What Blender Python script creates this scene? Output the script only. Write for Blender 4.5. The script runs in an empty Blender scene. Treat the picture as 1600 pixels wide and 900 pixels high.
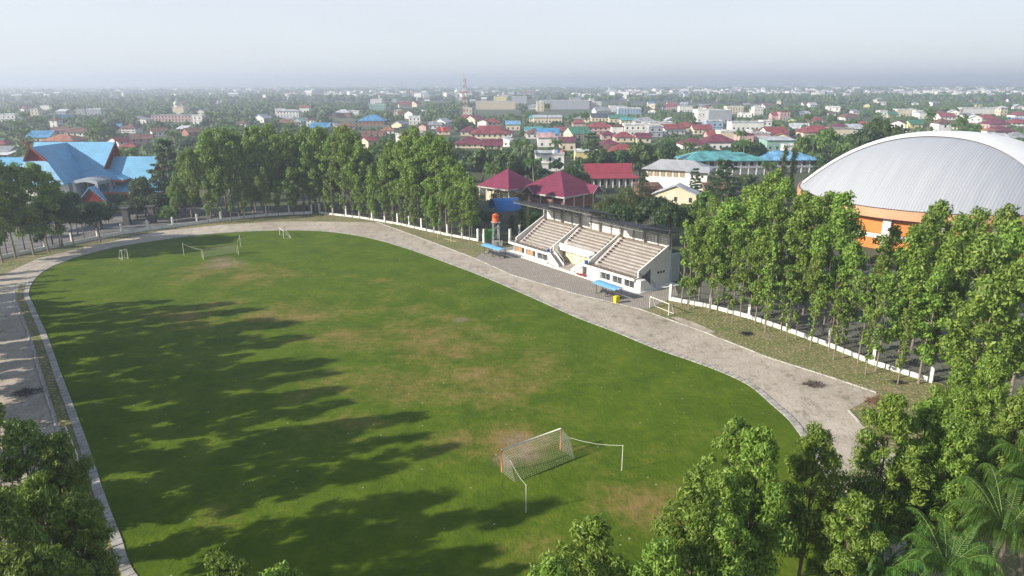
import bpy, math, random
import numpy as np
from mathutils import Vector, Matrix

S = bpy.context.scene
R = math.radians
PI = math.pi
# ------------------------------------------------------------------ camera, sky, sun
F, H, HOR = 1067.0, 37.2, 130.5           # focal length in photo pixels, drone height, horizon row
PITCH = math.atan((450 - HOR) / F)
cd = bpy.data.cameras.new('camera')
cam = bpy.data.objects.new('camera', cd)
S.collection.objects.link(cam)
cam.location = (0, 0, H)
cam.rotation_euler = (PI / 2 - PITCH, 0, 0)
cam.rotation_euler = (Matrix.Rotation(0, 4, 'Z') @ Matrix.Rotation(PI / 2 - PITCH, 4, 'X') @ Matrix.Rotation(R(-0.14), 4, 'Z')).to_euler()
cd.sensor_width = 36
cd.lens = 36 * F / 1600
cd.clip_start = 0.5
cd.clip_end = 40000
S.camera = cam

SUN_EL = R(26)
SUN_TO = Vector((0.937, 0.35, 0)).normalized()      # horizontal travel direction of the light
SKYB = 4.1
w = bpy.data.worlds.new('World')
S.world = w
w.use_nodes = True
nt = w.node_tree
bg = nt.nodes['Background']
sky = nt.nodes.new('ShaderNodeTexSky')
sky.sky_type = 'NISHITA'
sky.sun_disc = False
sky.sun_elevation = SUN_EL
sky.sun_rotation = math.atan2(-SUN_TO.x, -SUN_TO.y)
sky.altitude = 40
sky.air_density = 1.0
sky.dust_density = 1.0
sky.ozone_density = 2.5
hz = nt.nodes.new('ShaderNodeMix')      # thin high overcast veiling the blue, with faint cloud
hz.data_type = 'RGBA'
tc_ = nt.nodes.new('ShaderNodeTexCoord'); mp_ = nt.nodes.new('ShaderNodeMapping'); mp_.inputs['Scale'].default_value = (1, 1, 3.5)
cn = nt.nodes.new('ShaderNodeTexNoise'); cn.inputs['Scale'].default_value = 1.6; cn.inputs['Detail'].default_value = 6
nt.links.new(tc_.outputs['Generated'], mp_.inputs['Vector']); nt.links.new(mp_.outputs[0], cn.inputs['Vector'])
sp_ = nt.nodes.new('ShaderNodeSeparateXYZ'); nt.links.new(tc_.outputs['Generated'], sp_.inputs[0])
cr_ = nt.nodes.new('ShaderNodeValToRGB')      # veil colour by height above the horizon
el = cr_.color_ramp.elements
for pos, c in ((0.0, (.80, .83, .87)), (.07, (.83, .86, .90)), (.22, (.92, .95, .99)), (.45, (.55, .64, .84)), (1.0, (.16, .26, .50))):
    e = el[0] if pos == 0 else (el[1] if pos == 1.0 else el.new(pos)); e.position = pos; e.color = (*c, 1)
nt.links.new(sp_.outputs['Z'], cr_.inputs['Fac'])
vm_ = nt.nodes.new('ShaderNodeMix'); vm_.data_type = 'RGBA'; vm_.blend_type = 'MULTIPLY'; vm_.inputs[0].default_value = 1
mr_ = nt.nodes.new('ShaderNodeMapRange'); mr_.inputs['From Min'].default_value = .3; mr_.inputs['From Max'].default_value = .7
mr_.inputs['To Min'].default_value = SKYB * .95; mr_.inputs['To Max'].default_value = SKYB * 1.07
nt.links.new(cn.outputs['Fac'], mr_.inputs['Value'])
nt.links.new(cr_.outputs[0], vm_.inputs[6]); nt.links.new(mr_.outputs[0], vm_.inputs[7])
hz.inputs[0].default_value = 0.88
nt.links.new(sky.outputs[0], hz.inputs[6]); nt.links.new(vm_.outputs[2], hz.inputs[7])
nt.links.new(hz.outputs[2], bg.inputs['Color'])
bg.inputs['Strength'].default_value = 0.15
sl = bpy.data.lights.new('sun', 'SUN')
sun = bpy.data.objects.new('sun', sl)
S.collection.objects.link(sun)
sl.energy = 5.0
sl.angle = R(0.6)
sl.color = (1.0, 0.93, 0.82)
ldir = Vector((SUN_TO.x * math.cos(SUN_EL), SUN_TO.y * math.cos(SUN_EL), -math.sin(SUN_EL)))
sun.rotation_euler = ldir.to_track_quat('-Z', 'Y').to_euler()
sun.location = (-200, -80, 150)
S.view_settings.view_transform = 'Standard'
S.view_settings.look = 'None'
S.view_settings.gamma = 1
S.view_settings.use_curve_mapping = False
S.view_settings.exposure = 0.79
S.cycles.max_bounces = 5
S.cycles.diffuse_bounces = 2
S.cycles.glossy_bounces = 2
S.cycles.transmission_bounces = 3
S.cycles.transparent_max_bounces = 8
S.cycles.volume_bounces = 0
S.cycles.use_denoising = True
HAZE = 0.00042

random.seed(7)
rng = np.random.default_rng(7)
U = random.uniform
SP, CP = math.sin(PITCH), math.cos(PITCH)

def at(u, v, z=0.0):
    """ground (or height z) point seen at photo pixel u, v"""
    x = (u - 800) / F
    y = (v - 450) / F
    t = (H - z) / (SP + y * CP)
    return Vector((x * t, (CP - y * SP) * t, z))

def px(X, Y, Z=0.0):
    dz = H - Z
    zc = Y * CP + dz * SP
    return 800 + F * X / zc, 450 + F * (dz * CP - Y * SP) / zc

def zat(X, Y, v):
    a, b = -5.0, 70.0
    for _ in range(40):
        m = (a + b) / 2
        if px(X, Y, m)[1] > v: a = m
        else: b = m
    return a

def xat(u, Y, Z=0.0):
    zc = Y * CP + (H - Z) * SP
    return (u - 800) / F * zc

# ------------------------------------------------------------------ node helpers
MATS = {}
def new_mat(name):
    m = bpy.data.materials.new(name)
    m.use_nodes = True
    return m, m.node_tree, m.node_tree.nodes['Principled BSDF']

def N(t, typ, **kw):
    n = t.nodes.new(typ)
    for k, v in kw.items(): setattr(n, k, v)
    return n

def noise(t, vec, scale, detail=4, rough=0.6):
    n = N(t, 'ShaderNodeTexNoise')
    n.inputs['Scale'].default_value = scale
    n.inputs['Detail'].default_value = detail
    n.inputs['Roughness'].default_value = rough
    t.links.new(vec, n.inputs['Vector'])
    return n.outputs['Fac']

def cnoise(t, vec, scale, detail=4, rough=0.6, gain=2.2):
    """noise stretched to the full 0..1 range"""
    n = noise(t, vec, scale, detail, rough)
    mr = N(t, 'ShaderNodeMapRange')
    t.links.new(n, mr.inputs['Value'])
    mr.inputs['From Min'].default_value = 0.5 - 0.5 / gain; mr.inputs['From Max'].default_value = 0.5 + 0.5 / gain
    return mr.outputs[0]

def ramp(t, fac, stops):
    n = N(t, 'ShaderNodeValToRGB')
    e = n.color_ramp.elements
    while len(e) < len(stops): e.new(0.5)
    for i, (p, c) in enumerate(stops):
        e[i].position = p
        e[i].color = (*c, 1) if len(c) == 3 else c
    t.links.new(fac, n.inputs['Fac'])
    return n.outputs['Color']

def mixc(t, fac, a, b, mode='MIX'):
    n = N(t, 'ShaderNodeMix', data_type='RGBA', blend_type=mode)
    n.clamp_factor = True
    for s, v in ((0, fac), (6, a), (7, b)):
        if hasattr(v, 'links'): t.links.new(v, n.inputs[s])
        elif isinstance(v, (int, float)): n.inputs[s].default_value = v
        else: n.inputs[s].default_value = (*v, 1) if len(v) == 3 else v
    return n.outputs[2]

def math_(t, op, a, b=None, c=None):
    n = N(t, 'ShaderNodeMath', operation=op)
    for i, v in enumerate((a, b, c)):
        if v is None: continue
        if hasattr(v, 'links'): t.links.new(v, n.inputs[i])
        else: n.inputs[i].default_value = v
    return n.outputs[0]

def objco(t): return N(t, 'ShaderNodeTexCoord').outputs['Object']
def geopos(t): return N(t, 'ShaderNodeNewGeometry').outputs['Position']

def bump(t, b, h, strength=0.3, dist=0.1):
    n = N(t, 'ShaderNodeBump')
    n.inputs['Strength'].default_value = strength
    n.inputs['Distance'].default_value = dist
    t.links.new(h, n.inputs['Height'])
    t.links.new(n.outputs[0], b.inputs['Normal'])

def scaled(t, vec, sx, sy, sz, rz=0.0):
    n = N(t, 'ShaderNodeMapping')
    n.inputs['Scale'].default_value = (sx, sy, sz)
    n.inputs['Rotation'].default_value = (0, 0, rz)
    t.links.new(vec, n.inputs['Vector'])
    return n.outputs[0]

def plain(name, col, rough=0.7, var=0.25, scale=1.2, metal=0.0, streak=False):
    """painted / plaster / metal surface with grime"""
    if name in MATS: return MATS[name]
    m, t, b = new_mat(name)
    v = objco(t)
    if streak: v = scaled(t, v, 1, 1, 0.18)
    n1 = noise(t, v, scale, 6, 0.65)
    n2 = noise(t, v, scale * 7, 4, 0.7)
    dark = tuple(c * (1 - var) * k for c, k in zip(col, (1.0, 0.97, 0.9)))
    lite = tuple(min(0.9, c * (1 + var * 0.35)) for c in col)
    c = ramp(t, n1, [(0.3, dark), (0.62, col), (0.85, lite)])
    c = mixc(t, math_(t, 'MULTIPLY', n2, 0.25), c, dark)
    t.links.new(c, b.inputs['Base Color'])
    b.inputs['Roughness'].default_value = rough
    b.inputs['Metallic'].default_value = metal
    bump(t, b, n2, 0.12, 0.02)
    MATS[name] = m
    return m

def roofm(name, col, axis='X', pitch=0.5, metal=False, var=0.3):
    """ribbed / tiled roof; ribs run across the given object axis"""
    if name in MATS: return MATS[name]
    m, t, b = new_mat(name)
    v = objco(t)
    sep = N(t, 'ShaderNodeSeparateXYZ')
    t.links.new(v, sep.inputs[0])
    a = math_(t, 'FRACT', math_(t, 'DIVIDE', sep.outputs[axis], pitch))
    rib = math_(t, 'ABSOLUTE', math_(t, 'SUBTRACT', a, 0.5))
    groove = math_(t, 'GREATER_THAN', rib, 0.42)
    n1 = cnoise(t, v, 0.3, 5, 0.65, 1.9)
    n2 = cnoise(t, scaled(t, v, 1, .35, .35), 1.2, 4, 0.65, 1.9)
    dark = tuple(c * (1 - var) for c in col)
    lite = tuple(min(0.85, c * (1 + var * 0.6)) for c in col)
    c = ramp(t, n1, [(0.3, dark), (0.55, col), (0.8, lite)])
    c = mixc(t, math_(t, 'MULTIPLY', n2, 0.3), c, dark)
    c = mixc(t, math_(t, 'MULTIPLY', groove, 0.35), c, tuple(k * 0.55 for k in col))
    t.links.new(c, b.inputs['Base Color'])
    b.inputs['Roughness'].default_value = 0.42 if metal else 0.7
    b.inputs['Specular IOR Level'].default_value = 0.5 if metal else 0.3
    bump(t, b, rib, 0.5, 0.06)
    MATS[name] = m
    return m

def leafm(name, c1, c2, c3, trans=0.35, objvar=0.35):
    m = bpy.data.materials.new(name)
    m.use_nodes = True
    t = m.node_tree
    b = t.nodes['Principled BSDF']
    g = N(t, 'ShaderNodeNewGeometry')
    oi = N(t, 'ShaderNodeObjectInfo')
    n1 = noise(t, objco(t), 0.45, 3, 0.6)
    f = math_(t, 'ADD', math_(t, 'MULTIPLY', g.outputs['Random Per Island'], 0.75), math_(t, 'MULTIPLY', n1, 0.3))
    c = ramp(t, f, [(0.15, c1), (0.5, c2), (0.95, c3)])
    hsv = N(t, 'ShaderNodeHueSaturation')
    t.links.new(c, hsv.inputs['Color'])
    t.links.new(math_(t, 'ADD', 0.5 - 0.008, math_(t, 'MULTIPLY', oi.outputs['Random'], 0.024)), hsv.inputs['Hue'])
    t.links.new(math_(t, 'ADD', 1 - objvar * 0.6, math_(t, 'MULTIPLY', oi.outputs['Random'], objvar)), hsv.inputs['Value'])
    t.links.new(hsv.outputs[0], b.inputs['Base Color'])
    b.inputs['Roughness'].default_value = 0.52
    b.inputs['Specular IOR Level'].default_value = 0.35
    tr = N(t, 'ShaderNodeBsdfTranslucent')
    tc = mixc(t, 0.45, hsv.outputs[0], (0.26, 0.36, 0.03))
    t.links.new(tc, tr.inputs['Color'])
    mx = N(t, 'ShaderNodeMixShader')
    mx.inputs[0].default_value = trans
    t.links.new(b.outputs[0], mx.inputs[1])
    t.links.new(tr.outputs[0], mx.inputs[2])
    t.links.new(mx.outputs[0], t.nodes['Material Output'].inputs['Surface'])
    MATS[name] = m
    return m

def glassm():
    m, t, b = new_mat('window_glass')
    n = noise(t, geopos(t), 0.6, 2)
    t.links.new(ramp(t, n, [(0.35, (0.02, 0.025, 0.03)), (0.7, (0.07, 0.08, 0.085))]), b.inputs['Base Color'])
    b.inputs['Roughness'].default_value = 0.12
    b.inputs['Specular IOR Level'].default_value = 0.6
    MATS['glass'] = m
    return m
GLASS = glassm()

WHITE = plain('white_paint', (0.78, 0.77, 0.73), 0.6, 0.22, 0.8, streak=True)
CREAM = plain('cream_paint', (0.66, 0.58, 0.42), 0.7, 0.25, 0.8, streak=True)
GREYP = plain('grey_paint', (0.38, 0.39, 0.40), 0.7, 0.25, 0.8, streak=True)
CONC = plain('concrete', (0.34, 0.33, 0.31), 0.85, 0.35, 1.0)
DARK = plain('dark_metal', (0.035, 0.035, 0.04), 0.5, 0.3, 2)
STEEL = plain('grey_steel', (0.42, 0.43, 0.44), 0.45, 0.25, 2)
TRUNK = plain('bark', (0.16, 0.12, 0.085), 0.9, 0.45, 3)
TRUNKP = plain('pale_bark', (0.24, 0.20, 0.15), 0.9, 0.4, 3)

# ------------------------------------------------------------------ mesh helpers
def rotz(a):
    return Matrix.Rotation(a, 4, 'Z')

class MB:
    def __init__(s): s.v = []; s.f = []
    def poly(s, pts):
        i = len(s.v); s.v += [tuple(p) for p in pts]; s.f.append(list(range(i, i + len(pts)))); return s
    def faces(s, vs, fs):
        i = len(s.v); s.v += [tuple(p) for p in vs]; s.f += [[i + k for k in f] for f in fs]; return s
    def box(s, cx, cy, cz, sx, sy, sz, rz=0.0):
        """cz is the bottom"""
        c, n = math.cos(rz), math.sin(rz); vs = []
        for z in (0, sz):
            for x, y in ((-1, -1), (1, -1), (1, 1), (-1, 1)):
                a, b = x * sx / 2, y * sy / 2
                vs.append((cx + a * c - b * n, cy + a * n + b * c, cz + z))
        return s.faces(vs, [(3, 2, 1, 0), (4, 5, 6, 7), (0, 1, 5, 4), (1, 2, 6, 5), (2, 3, 7, 6), (3, 0, 4, 7)])
    def box2(s, x0, y0, z0, x1, y1, z1):
        return s.box((x0 + x1) / 2, (y0 + y1) / 2, z0, x1 - x0, y1 - y0, z1 - z0)
    def prism(s, poly, z0, z1):
        n = len(poly); vs = [(x, y, z0) for x, y in poly] + [(x, y, z1) for x, y in poly]
        fs = [list(range(n))[::-1], list(range(n, 2 * n))]
        for i in range(n):
            j = (i + 1) % n; fs.append((i, j, n + j, n + i))
        return s.faces(vs, fs)
    def tube(s, pts, r0, r1=None, n=6, cap=True):
        r1 = r0 if r1 is None else r1
        pts = [Vector(p) for p in pts]; m = len(pts); vs = []; fs = []
        for i, p in enumerate(pts):
            d = (pts[min(i + 1, m - 1)] - pts[max(i - 1, 0)]).normalized()
            a = d.cross(Vector((0, 0, 1)) if abs(d.z) < 0.95 else Vector((1, 0, 0))).normalized(); b = d.cross(a)
            r = r0 + (r1 - r0) * i / max(1, m - 1)
            for k in range(n):
                q = 2 * PI * k / n
                vs.append(tuple(p + a * r * math.cos(q) + b * r * math.sin(q)))
        for i in range(m - 1):
            for k in range(n):
                l = (k + 1) % n
                fs.append((i * n + k, i * n + l, (i + 1) * n + l, (i + 1) * n + k))
        if cap: fs += [list(range(n)), [(m - 1) * n + k for k in range(n)][::-1]]
        return s.faces(vs, fs)
    def slab(s, quad, th):
        """thin slab: quad corners as top face, thickness down"""
        q = [Vector(p) for p in quad]; n = len(q)
        vs = [tuple(p) for p in q] + [tuple(p - Vector((0, 0, th))) for p in q]
        fs = [list(range(n)), [n + k for k in range(n)][::-1]]
        for i in range(n):
            j = (i + 1) % n; fs.append((i, n + i, n + j, j))
        return s.faces(vs, fs)
    def mesh(s, name, mat, smooth=False):
        m = bpy.data.meshes.new(name)
        m.from_pydata(s.v, [], s.f); m.update()
        if mat is not None: m.materials.append(mat)
        if smooth: m.polygons.foreach_set('use_smooth', [True] * len(m.polygons))
        return m
    def build(s, name, mat, parent=None, smooth=False):
        return link(name, s.mesh(name, mat, smooth), parent)

def link(name, data, parent=None):
    o = bpy.data.objects.new(name, data)
    S.collection.objects.link(o)
    if parent is not None: o.parent = parent
    return o

def thing(name, label, cat, loc=(0, 0, 0), rz=0.0, group=None):
    o = link(name, None)
    o.location = loc; o.rotation_euler = (0, 0, rz)
    o['label'] = label; o['category'] = cat
    if group: o['group'] = group
    return o

def tag(o, label=None, cat=None, group=None, kind=None):
    if label: o['label'] = label
    if cat: o['category'] = cat
    if group: o['group'] = group
    if kind: o['kind'] = kind
    return o

def copy_tree(o, parent=None):
    c = o.copy(); S.collection.objects.link(c)
    if parent is not None: c.parent = parent
    for ch in o.children: copy_tree(ch, c)
    return c

def raw_mesh(name, verts, nper, mat):
    """verts (N*nper,3) numpy, faces of nper consecutive verts"""
    nv = len(verts); nf = nv // nper
    m = bpy.data.meshes.new(name)
    m.vertices.add(nv); m.vertices.foreach_set('co', verts.astype(np.float32).ravel())
    m.loops.add(nv); m.loops.foreach_set('vertex_index', np.arange(nv, dtype=np.int32))
    m.polygons.add(nf); m.polygons.foreach_set('loop_start', np.arange(0, nv, nper, dtype=np.int32))
    m.update(calc_edges=True)
    m.materials.append(mat)
    return m

def sheet(name, pts, z, mat):
    """flat sheet from a closed outline"""
    import bmesh
    bm = bmesh.new()
    vs = [bm.verts.new((p[0], p[1], z)) for p in pts]
    es = [bm.edges.new((vs[i], vs[(i + 1) % len(vs)])) for i in range(len(vs))]
    bmesh.ops.triangle_fill(bm, use_beauty=True, use_dissolve=False, edges=es)
    for f in bm.faces:
        if f.normal.z < 0: f.normal_flip()
    me = bpy.data.meshes.new(name); bm.to_mesh(me); bm.free()
    me.materials.append(mat)
    o = link(name, me); o['kind'] = 'structure'
    return o

def smooth_closed(pts, n=6):
    out = []; m = len(pts)
    for i in range(m):
        p0, p1, p2, p3 = [Vector(pts[(i + k) % m][:2]) for k in (-1, 0, 1, 2)]
        for j in range(n):
            t = j / n
            out.append(0.5 * ((2 * p1) + (p2 - p0) * t + (2 * p0 - 5 * p1 + 4 * p2 - p3) * t * t + (3 * p1 - p0 - 3 * p2 + p3) * t ** 3))
    return out

def offset_closed(pts, d):
    """d > 0 grows a counter clockwise outline"""
    out = []; m = len(pts)
    for i in range(m):
        t = (pts[(i + 2) % m] - pts[(i - 2) % m])
        n = Vector((t.y, -t.x)).normalized()
        out.append(pts[i] + n * d)
    return out

def resample(pts, step, closed=True):
    P = list(pts) + ([pts[0]] if closed else [])
    out = []; acc = 0.0; nxt = 0.0
    for a, b in zip(P[:-1], P[1:]):
        a, b = Vector(a[:2]), Vector(b[:2]); L = (b - a).length
        while nxt <= acc + L:
            out.append(a + (b - a) * ((nxt - acc) / max(L, 1e-9))); nxt += step
        acc += L
    return out

def inside(p, poly):
    x, y = p; c = False; j = len(poly) - 1
    for i in range(len(poly)):
        xi, yi = poly[i][0], poly[i][1]; xj, yj = poly[j][0], poly[j][1]
        if (yi > y) != (yj > y) and x < (xj - xi) * (y - yi) / (yj - yi) + xi: c = not c
        j = i
    return c

# ================================================================== THE GROUND
def ground_mat():
    m, t, b = new_mat('earth_and_grass')
    p = geopos(t)
    n1 = cnoise(t, p, 0.015, 8, 0.75, 1.8)
    n2 = cnoise(t, p, 0.12, 6, 0.7, 1.8)
    n3 = cnoise(t, p, 1.2, 6, 0.8, 1.8)
    c = ramp(t, n1, [(0.15, (0.030, 0.050, 0.015)), (0.5, (0.055, 0.070, 0.025)), (0.9, (0.17, 0.14, 0.085))])
    c = mixc(t, math_(t, 'MULTIPLY', n2, 0.7), c, (0.06, 0.08, 0.025))
    c = mixc(t, math_(t, 'MULTIPLY', n3, 0.6), c, (0.035, 0.04, 0.018))
    t.links.new(c, b.inputs['Base Color'])
    b.inputs['Roughness'].default_value = 0.95
    bump(t, b, n3, 0.5, 0.2)
    return m

def blob(t, pos, x, y, r, soft=1.0):
    """1 at the point falling to 0 at r metres"""
    d = N(t, 'ShaderNodeVectorMath', operation='DISTANCE')
    t.links.new(pos, d.inputs[0]); d.inputs[1].default_value = (x, y, 0)
    mr = N(t, 'ShaderNodeMapRange', interpolation_type='SMOOTHSTEP')
    t.links.new(d.outputs['Value'], mr.inputs['Value'])
    mr.inputs['From Min'].default_value = r; mr.inputs['From Max'].default_value = r * (1 - soft)
    return mr.outputs[0]

def field_mat():
    m, t, b = new_mat('pitch_grass')
    p = geopos(t)
    pp = scaled(t, p, 1, 1, 0)
    big = noise(t, scaled(t, pp, 0.7, 1.5, 1, R(-20)), 0.035, 6, 0.62)
    mid = cnoise(t, pp, 0.16, 8, 0.75, 1.8)
    fine = cnoise(t, pp, 0.9, 4, 0.62, 2.3)
    tiny = cnoise(t, scaled(t, pp, 1, .45, 1), 3.2, 3, 0.6, 2.4)
    green = ramp(t, mid, [(0.15, (0.050, 0.088, 0.006)), (0.5, (0.080, 0.126, 0.007)), (0.9, (0.130, 0.165, 0.015))])
    olive = ramp(t, mid, [(0.15, (0.135, 0.130, 0.022)), (0.5, (0.210, 0.155, 0.045)), (0.9, (0.285, 0.180, 0.080))])
    # worn and dry zones of the pitch
    zones = None
    for (u, v, r, s) in [(330, 420, 20, .7), (420, 430, 26, .65), (560, 440, 24, .4), (620, 470, 22, .55), (690, 530, 20, .9), (560, 530, 17, .7), (480, 480, 24, .55),
                         (760, 600, 15, .75), (800, 690, 8, .9), (730, 690, 8, .7), (840, 560, 14, .45), (1010, 790, 9, .75), (960, 760, 7, .45), (820, 860, 9, .4),
                         (540, 660, 10, .7), (470, 620, 12, .5), (620, 610, 14, .7), (330, 480, 18, .45), (200, 470, 12, .3)]:
        g = at(u, v)
        z = math_(t, 'MULTIPLY', blob(t, pp, g.x, g.y, r, 1.0), s)
        zones = z if zones is None else math_(t, 'MAXIMUM', zones, z)
    f = math_(t, 'ADD', math_(t, 'MULTIPLY', zones, 0.80), math_(t, 'MULTIPLY', math_(t, 'SUBTRACT', big, 0.5), 1.7))
    f = math_(t, 'ADD', f, math_(t, 'MULTIPLY', math_(t, 'SUBTRACT', mid, 0.5), 0.8))
    f = math_(t, 'ADD', f, math_(t, 'MULTIPLY', math_(t, 'SUBTRACT', fine, 0.5), 0.22))
    mr = N(t, 'ShaderNodeMapRange', interpolation_type='SMOOTHSTEP')
    t.links.new(f, mr.inputs['Value']); mr.inputs['From Min'].default_value = 0.15; mr.inputs['From Max'].default_value = 0.95
    c = mixc(t, mr.outputs[0], green, olive)
    # bare earth in the goal mouths and the centre
    bare = None
    for (u, v, r) in [(822, 712, 2.6), (345, 405, 4.0), (350, 412, 6.0), (720, 500, 2.0), (790, 720, 2.2), (806, 690, 2.5)]:
        g = at(u, v); z = blob(t, pp, g.x, g.y, r, 0.9)
        bare = z if bare is None else math_(t, 'MAXIMUM', bare, z)
    bf = math_(t, 'MULTIPLY', bare, math_(t, 'ADD', fine, 0.35))
    c = mixc(t, math_(t, 'MULTIPLY', bf, 0.8), c, (0.26, 0.19, 0.13))
    # tussocks and single dry blades
    c = mixc(t, math_(t, 'MULTIPLY', math_(t, 'SUBTRACT', 0.62, fine), 0.45), c, (0.022, 0.045, 0.008))
    c = mixc(t, math_(t, 'MULTIPLY', tiny, 0.22), c, (0.035, 0.062, 0.006))
    vo = N(t, 'ShaderNodeTexVoronoi'); vo.inputs['Scale'].default_value = 0.55; t.links.new(pp, vo.inputs['Vector'])
    spk = math_(t, 'LESS_THAN', vo.outputs['Distance'], 0.06)
    c = mixc(t, math_(t, 'MULTIPLY', spk, 0.6), c, (0.42, 0.40, 0.26))
    t.links.new(c, b.inputs['Base Color'])
    b.inputs['Roughness'].default_value = 0.9
    b.inputs['Specular IOR Level'].default_value = 0.06
    bump(t, b, math_(t, 'ADD', fine, math_(t, 'MULTIPLY', tiny, 0.5)), 0.45, 0.12)
    return m

def track_mat():
    m, t, b = new_mat('gravel_track')
    p = geopos(t)
    along = scaled(t, p, 1.0, 0.32, 1, R(-35))
    n1 = cnoise(t, p, 0.07, 7, 0.7, 2.0)
    n2 = cnoise(t, p, 0.5, 5, 0.65, 2.3)
    n3 = cnoise(t, p, 3.0, 3, 0.6, 2.2)
    n4 = cnoise(t, along, 0.5, 8, 0.8, 2.2)
    c = ramp(t, n1, [(0.1, (0.30, 0.25, 0.19)), (0.5, (0.425, 0.365, 0.285)), (0.9, (0.55, 0.485, 0.39))])
    c = mixc(t, ramp(t, n4, [(0.55, (0, 0, 0)), (0.85, (.75, .75, .75))]), c, (0.17, 0.14, 0.095))
    c = mixc(t, ramp(t, n2, [(0.62, (0, 0, 0)), (0.9, (.7, .7, .7))]), c, (0.15, 0.145, 0.075))
    c = mixc(t, ramp(t, n2, [(0.12, (.5, .5, .5)), (0.35, (0, 0, 0))]), c, (0.55, 0.49, 0.41))
    n5 = cnoise(t, scaled(t, p, 1, .6, 1, R(-35)), 2.0, 4, 0.65, 2.6)
    c = mixc(t, ramp(t, n5, [(0.70, (0, 0, 0)), (0.95, (.6, .6, .6))]), c, (0.17, 0.145, 0.10))
    c = mixc(t, ramp(t, n5, [(0.05, (.25, .25, .25)), (0.3, (0, 0, 0))]), c, (0.62, 0.57, 0.49))
    c = mixc(t, math_(t, 'MULTIPLY', n3, 0.32), c, (0.20, 0.16, 0.12))
    t.links.new(c, b.inputs['Base Color'])
    b.inputs['Roughness'].default_value = 0.95
    bump(t, b, math_(t, 'ADD', n5, n3), 0.35, 0.05)
    return m

def verge_mat():
    m, t, b = new_mat('verge_grass')
    p = geopos(t)
    n1 = cnoise(t, p, 0.16, 7, 0.75, 1.9)
    n2 = cnoise(t, p, 0.8, 5, 0.65, 2.3)
    n3 = cnoise(t, p, 2.6, 3, 0.6, 2.4)
    c = ramp(t, n1, [(0.1, (0.085, 0.125, 0.018)), (0.45, (0.150, 0.155, 0.038)), (0.8, (0.27, 0.205, 0.115))])
    c = mixc(t, math_(t, 'MULTIPLY', n2, 0.6), c, (0.06, 0.075, 0.022))
    c = mixc(t, ramp(t, n3, [(0.6, (0, 0, 0)), (0.8, (.8, .8, .8))]), c, (0.42, 0.34, 0.16))
    t.links.new(c, b.inputs['Base Color'])
    b.inputs['Roughness'].default_value = 0.95
    bump(t, b, math_(t, 'ADD', n2, n3), 0.5, 0.1)
    return m

def asphalt_mat(name='asphalt', c0=(0.05, 0.05, 0.052), c1=(0.10, 0.095, 0.09)):
    m, t, b = new_mat(name)
    p = geopos(t)
    n1 = noise(t, p, 0.2, 7, 0.75); n2 = noise(t, p, 3.0, 5, 0.8)
    c = ramp(t, n1, [(0.3, c0), (0.7, c1)])
    c = mixc(t, math_(t, 'MULTIPLY', n2, 0.3), c, c0)
    t.links.new(c, b.inputs['Base Color']); b.inputs['Roughness'].default_value = 0.9
    return m

def paving_mat():
    m, t, b = new_mat('weathered_block_paving')
    p = geopos(t)
    br = N(t, 'ShaderNodeTexBrick')
    t.links.new(scaled(t, p, 1, 1, 1, R(54)), br.inputs['Vector'])
    br.inputs['Scale'].default_value = 0.9
    br.inputs['Color1'].default_value = (0.38, 0.33, 0.28, 1); br.inputs['Color2'].default_value = (0.47, 0.41, 0.35, 1)
    br.inputs['Mortar'].default_value = (0.08, 0.08, 0.05, 1); br.inputs['Mortar Size'].default_value = 0.04
    n1 = cnoise(t, p, 0.35, 8, 0.85, 1.8)
    c = mixc(t, ramp(t, n1, [(0.35, (0, 0, 0)), (0.8, (.7, .7, .7))]), br.outputs[0], (0.19, 0.165, 0.135))
    t.links.new(c, b.inputs['Base Color']); b.inputs['Roughness'].default_value = 0.9
    return m

# ground disc out to the horizon
gm = MB(); RAD = 14000
ring = [(RAD * math.cos(2 * PI * k / 96), RAD * math.sin(2 * PI * k / 96)) for k in range(96)]
gm.poly([(x, y, 0) for x, y in ring])
tag(gm.build('ground', ground_mat()), kind='structure')

KPX = [(118, 640), (95, 580), (75, 525), (55, 480), (46, 455), (60, 430), (90, 412), (140, 395), (200, 382), (300, 368), (380, 362),
       (440, 360), (500, 361), (545, 366), (590, 375), (640, 390), (700, 412), (760, 435), (840, 470), (900, 497), (960, 520), (1020, 545), (1080, 566),
       (1130, 585), (1170, 605), (1205, 635), (1240, 670)]
kerb = [at(*q).to_2d() for q in KPX]
kerb += [Vector(q) for q in [(30.3, 56), (26.5, 47), (18.6, 39.8), (8, 35), (-2.3, 33.5), (-12, 34.5), (-21.2, 38.3)]]
kerb += [at(*q).to_2d() for q in [(215, 900), (190, 840), (165, 775), (140, 700)]]
kerb = kerb[::-1]                          # counter clockwise
area = sum(a.x * b.y - b.x * a.y for a, b in zip(kerb, kerb[1:] + kerb[:1]))
if area < 0: kerb = kerb[::-1]
KS = resample(smooth_closed(kerb, 6), 1.0)
FIELD = KS

verge = [at(*q).to_2d() for q in [(590, 340), (700, 366), (757, 378), (800, 400), (1043, 469), (1130, 487), (1200, 508), (1300, 545), (1380, 578), (1468, 600)]]
verge += [Vector(q) for q in [(62, 66), (58, 40), (40, 14), (-20, 8), (-45, 20), (-62, 45), (-112, 110), (-130, 140), (-118, 160), (-104, 178), (-88, 190), (-74, 199), (-57, 204)]]
sheet('grass_verge', verge, 0.02, verge_mat())

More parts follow.
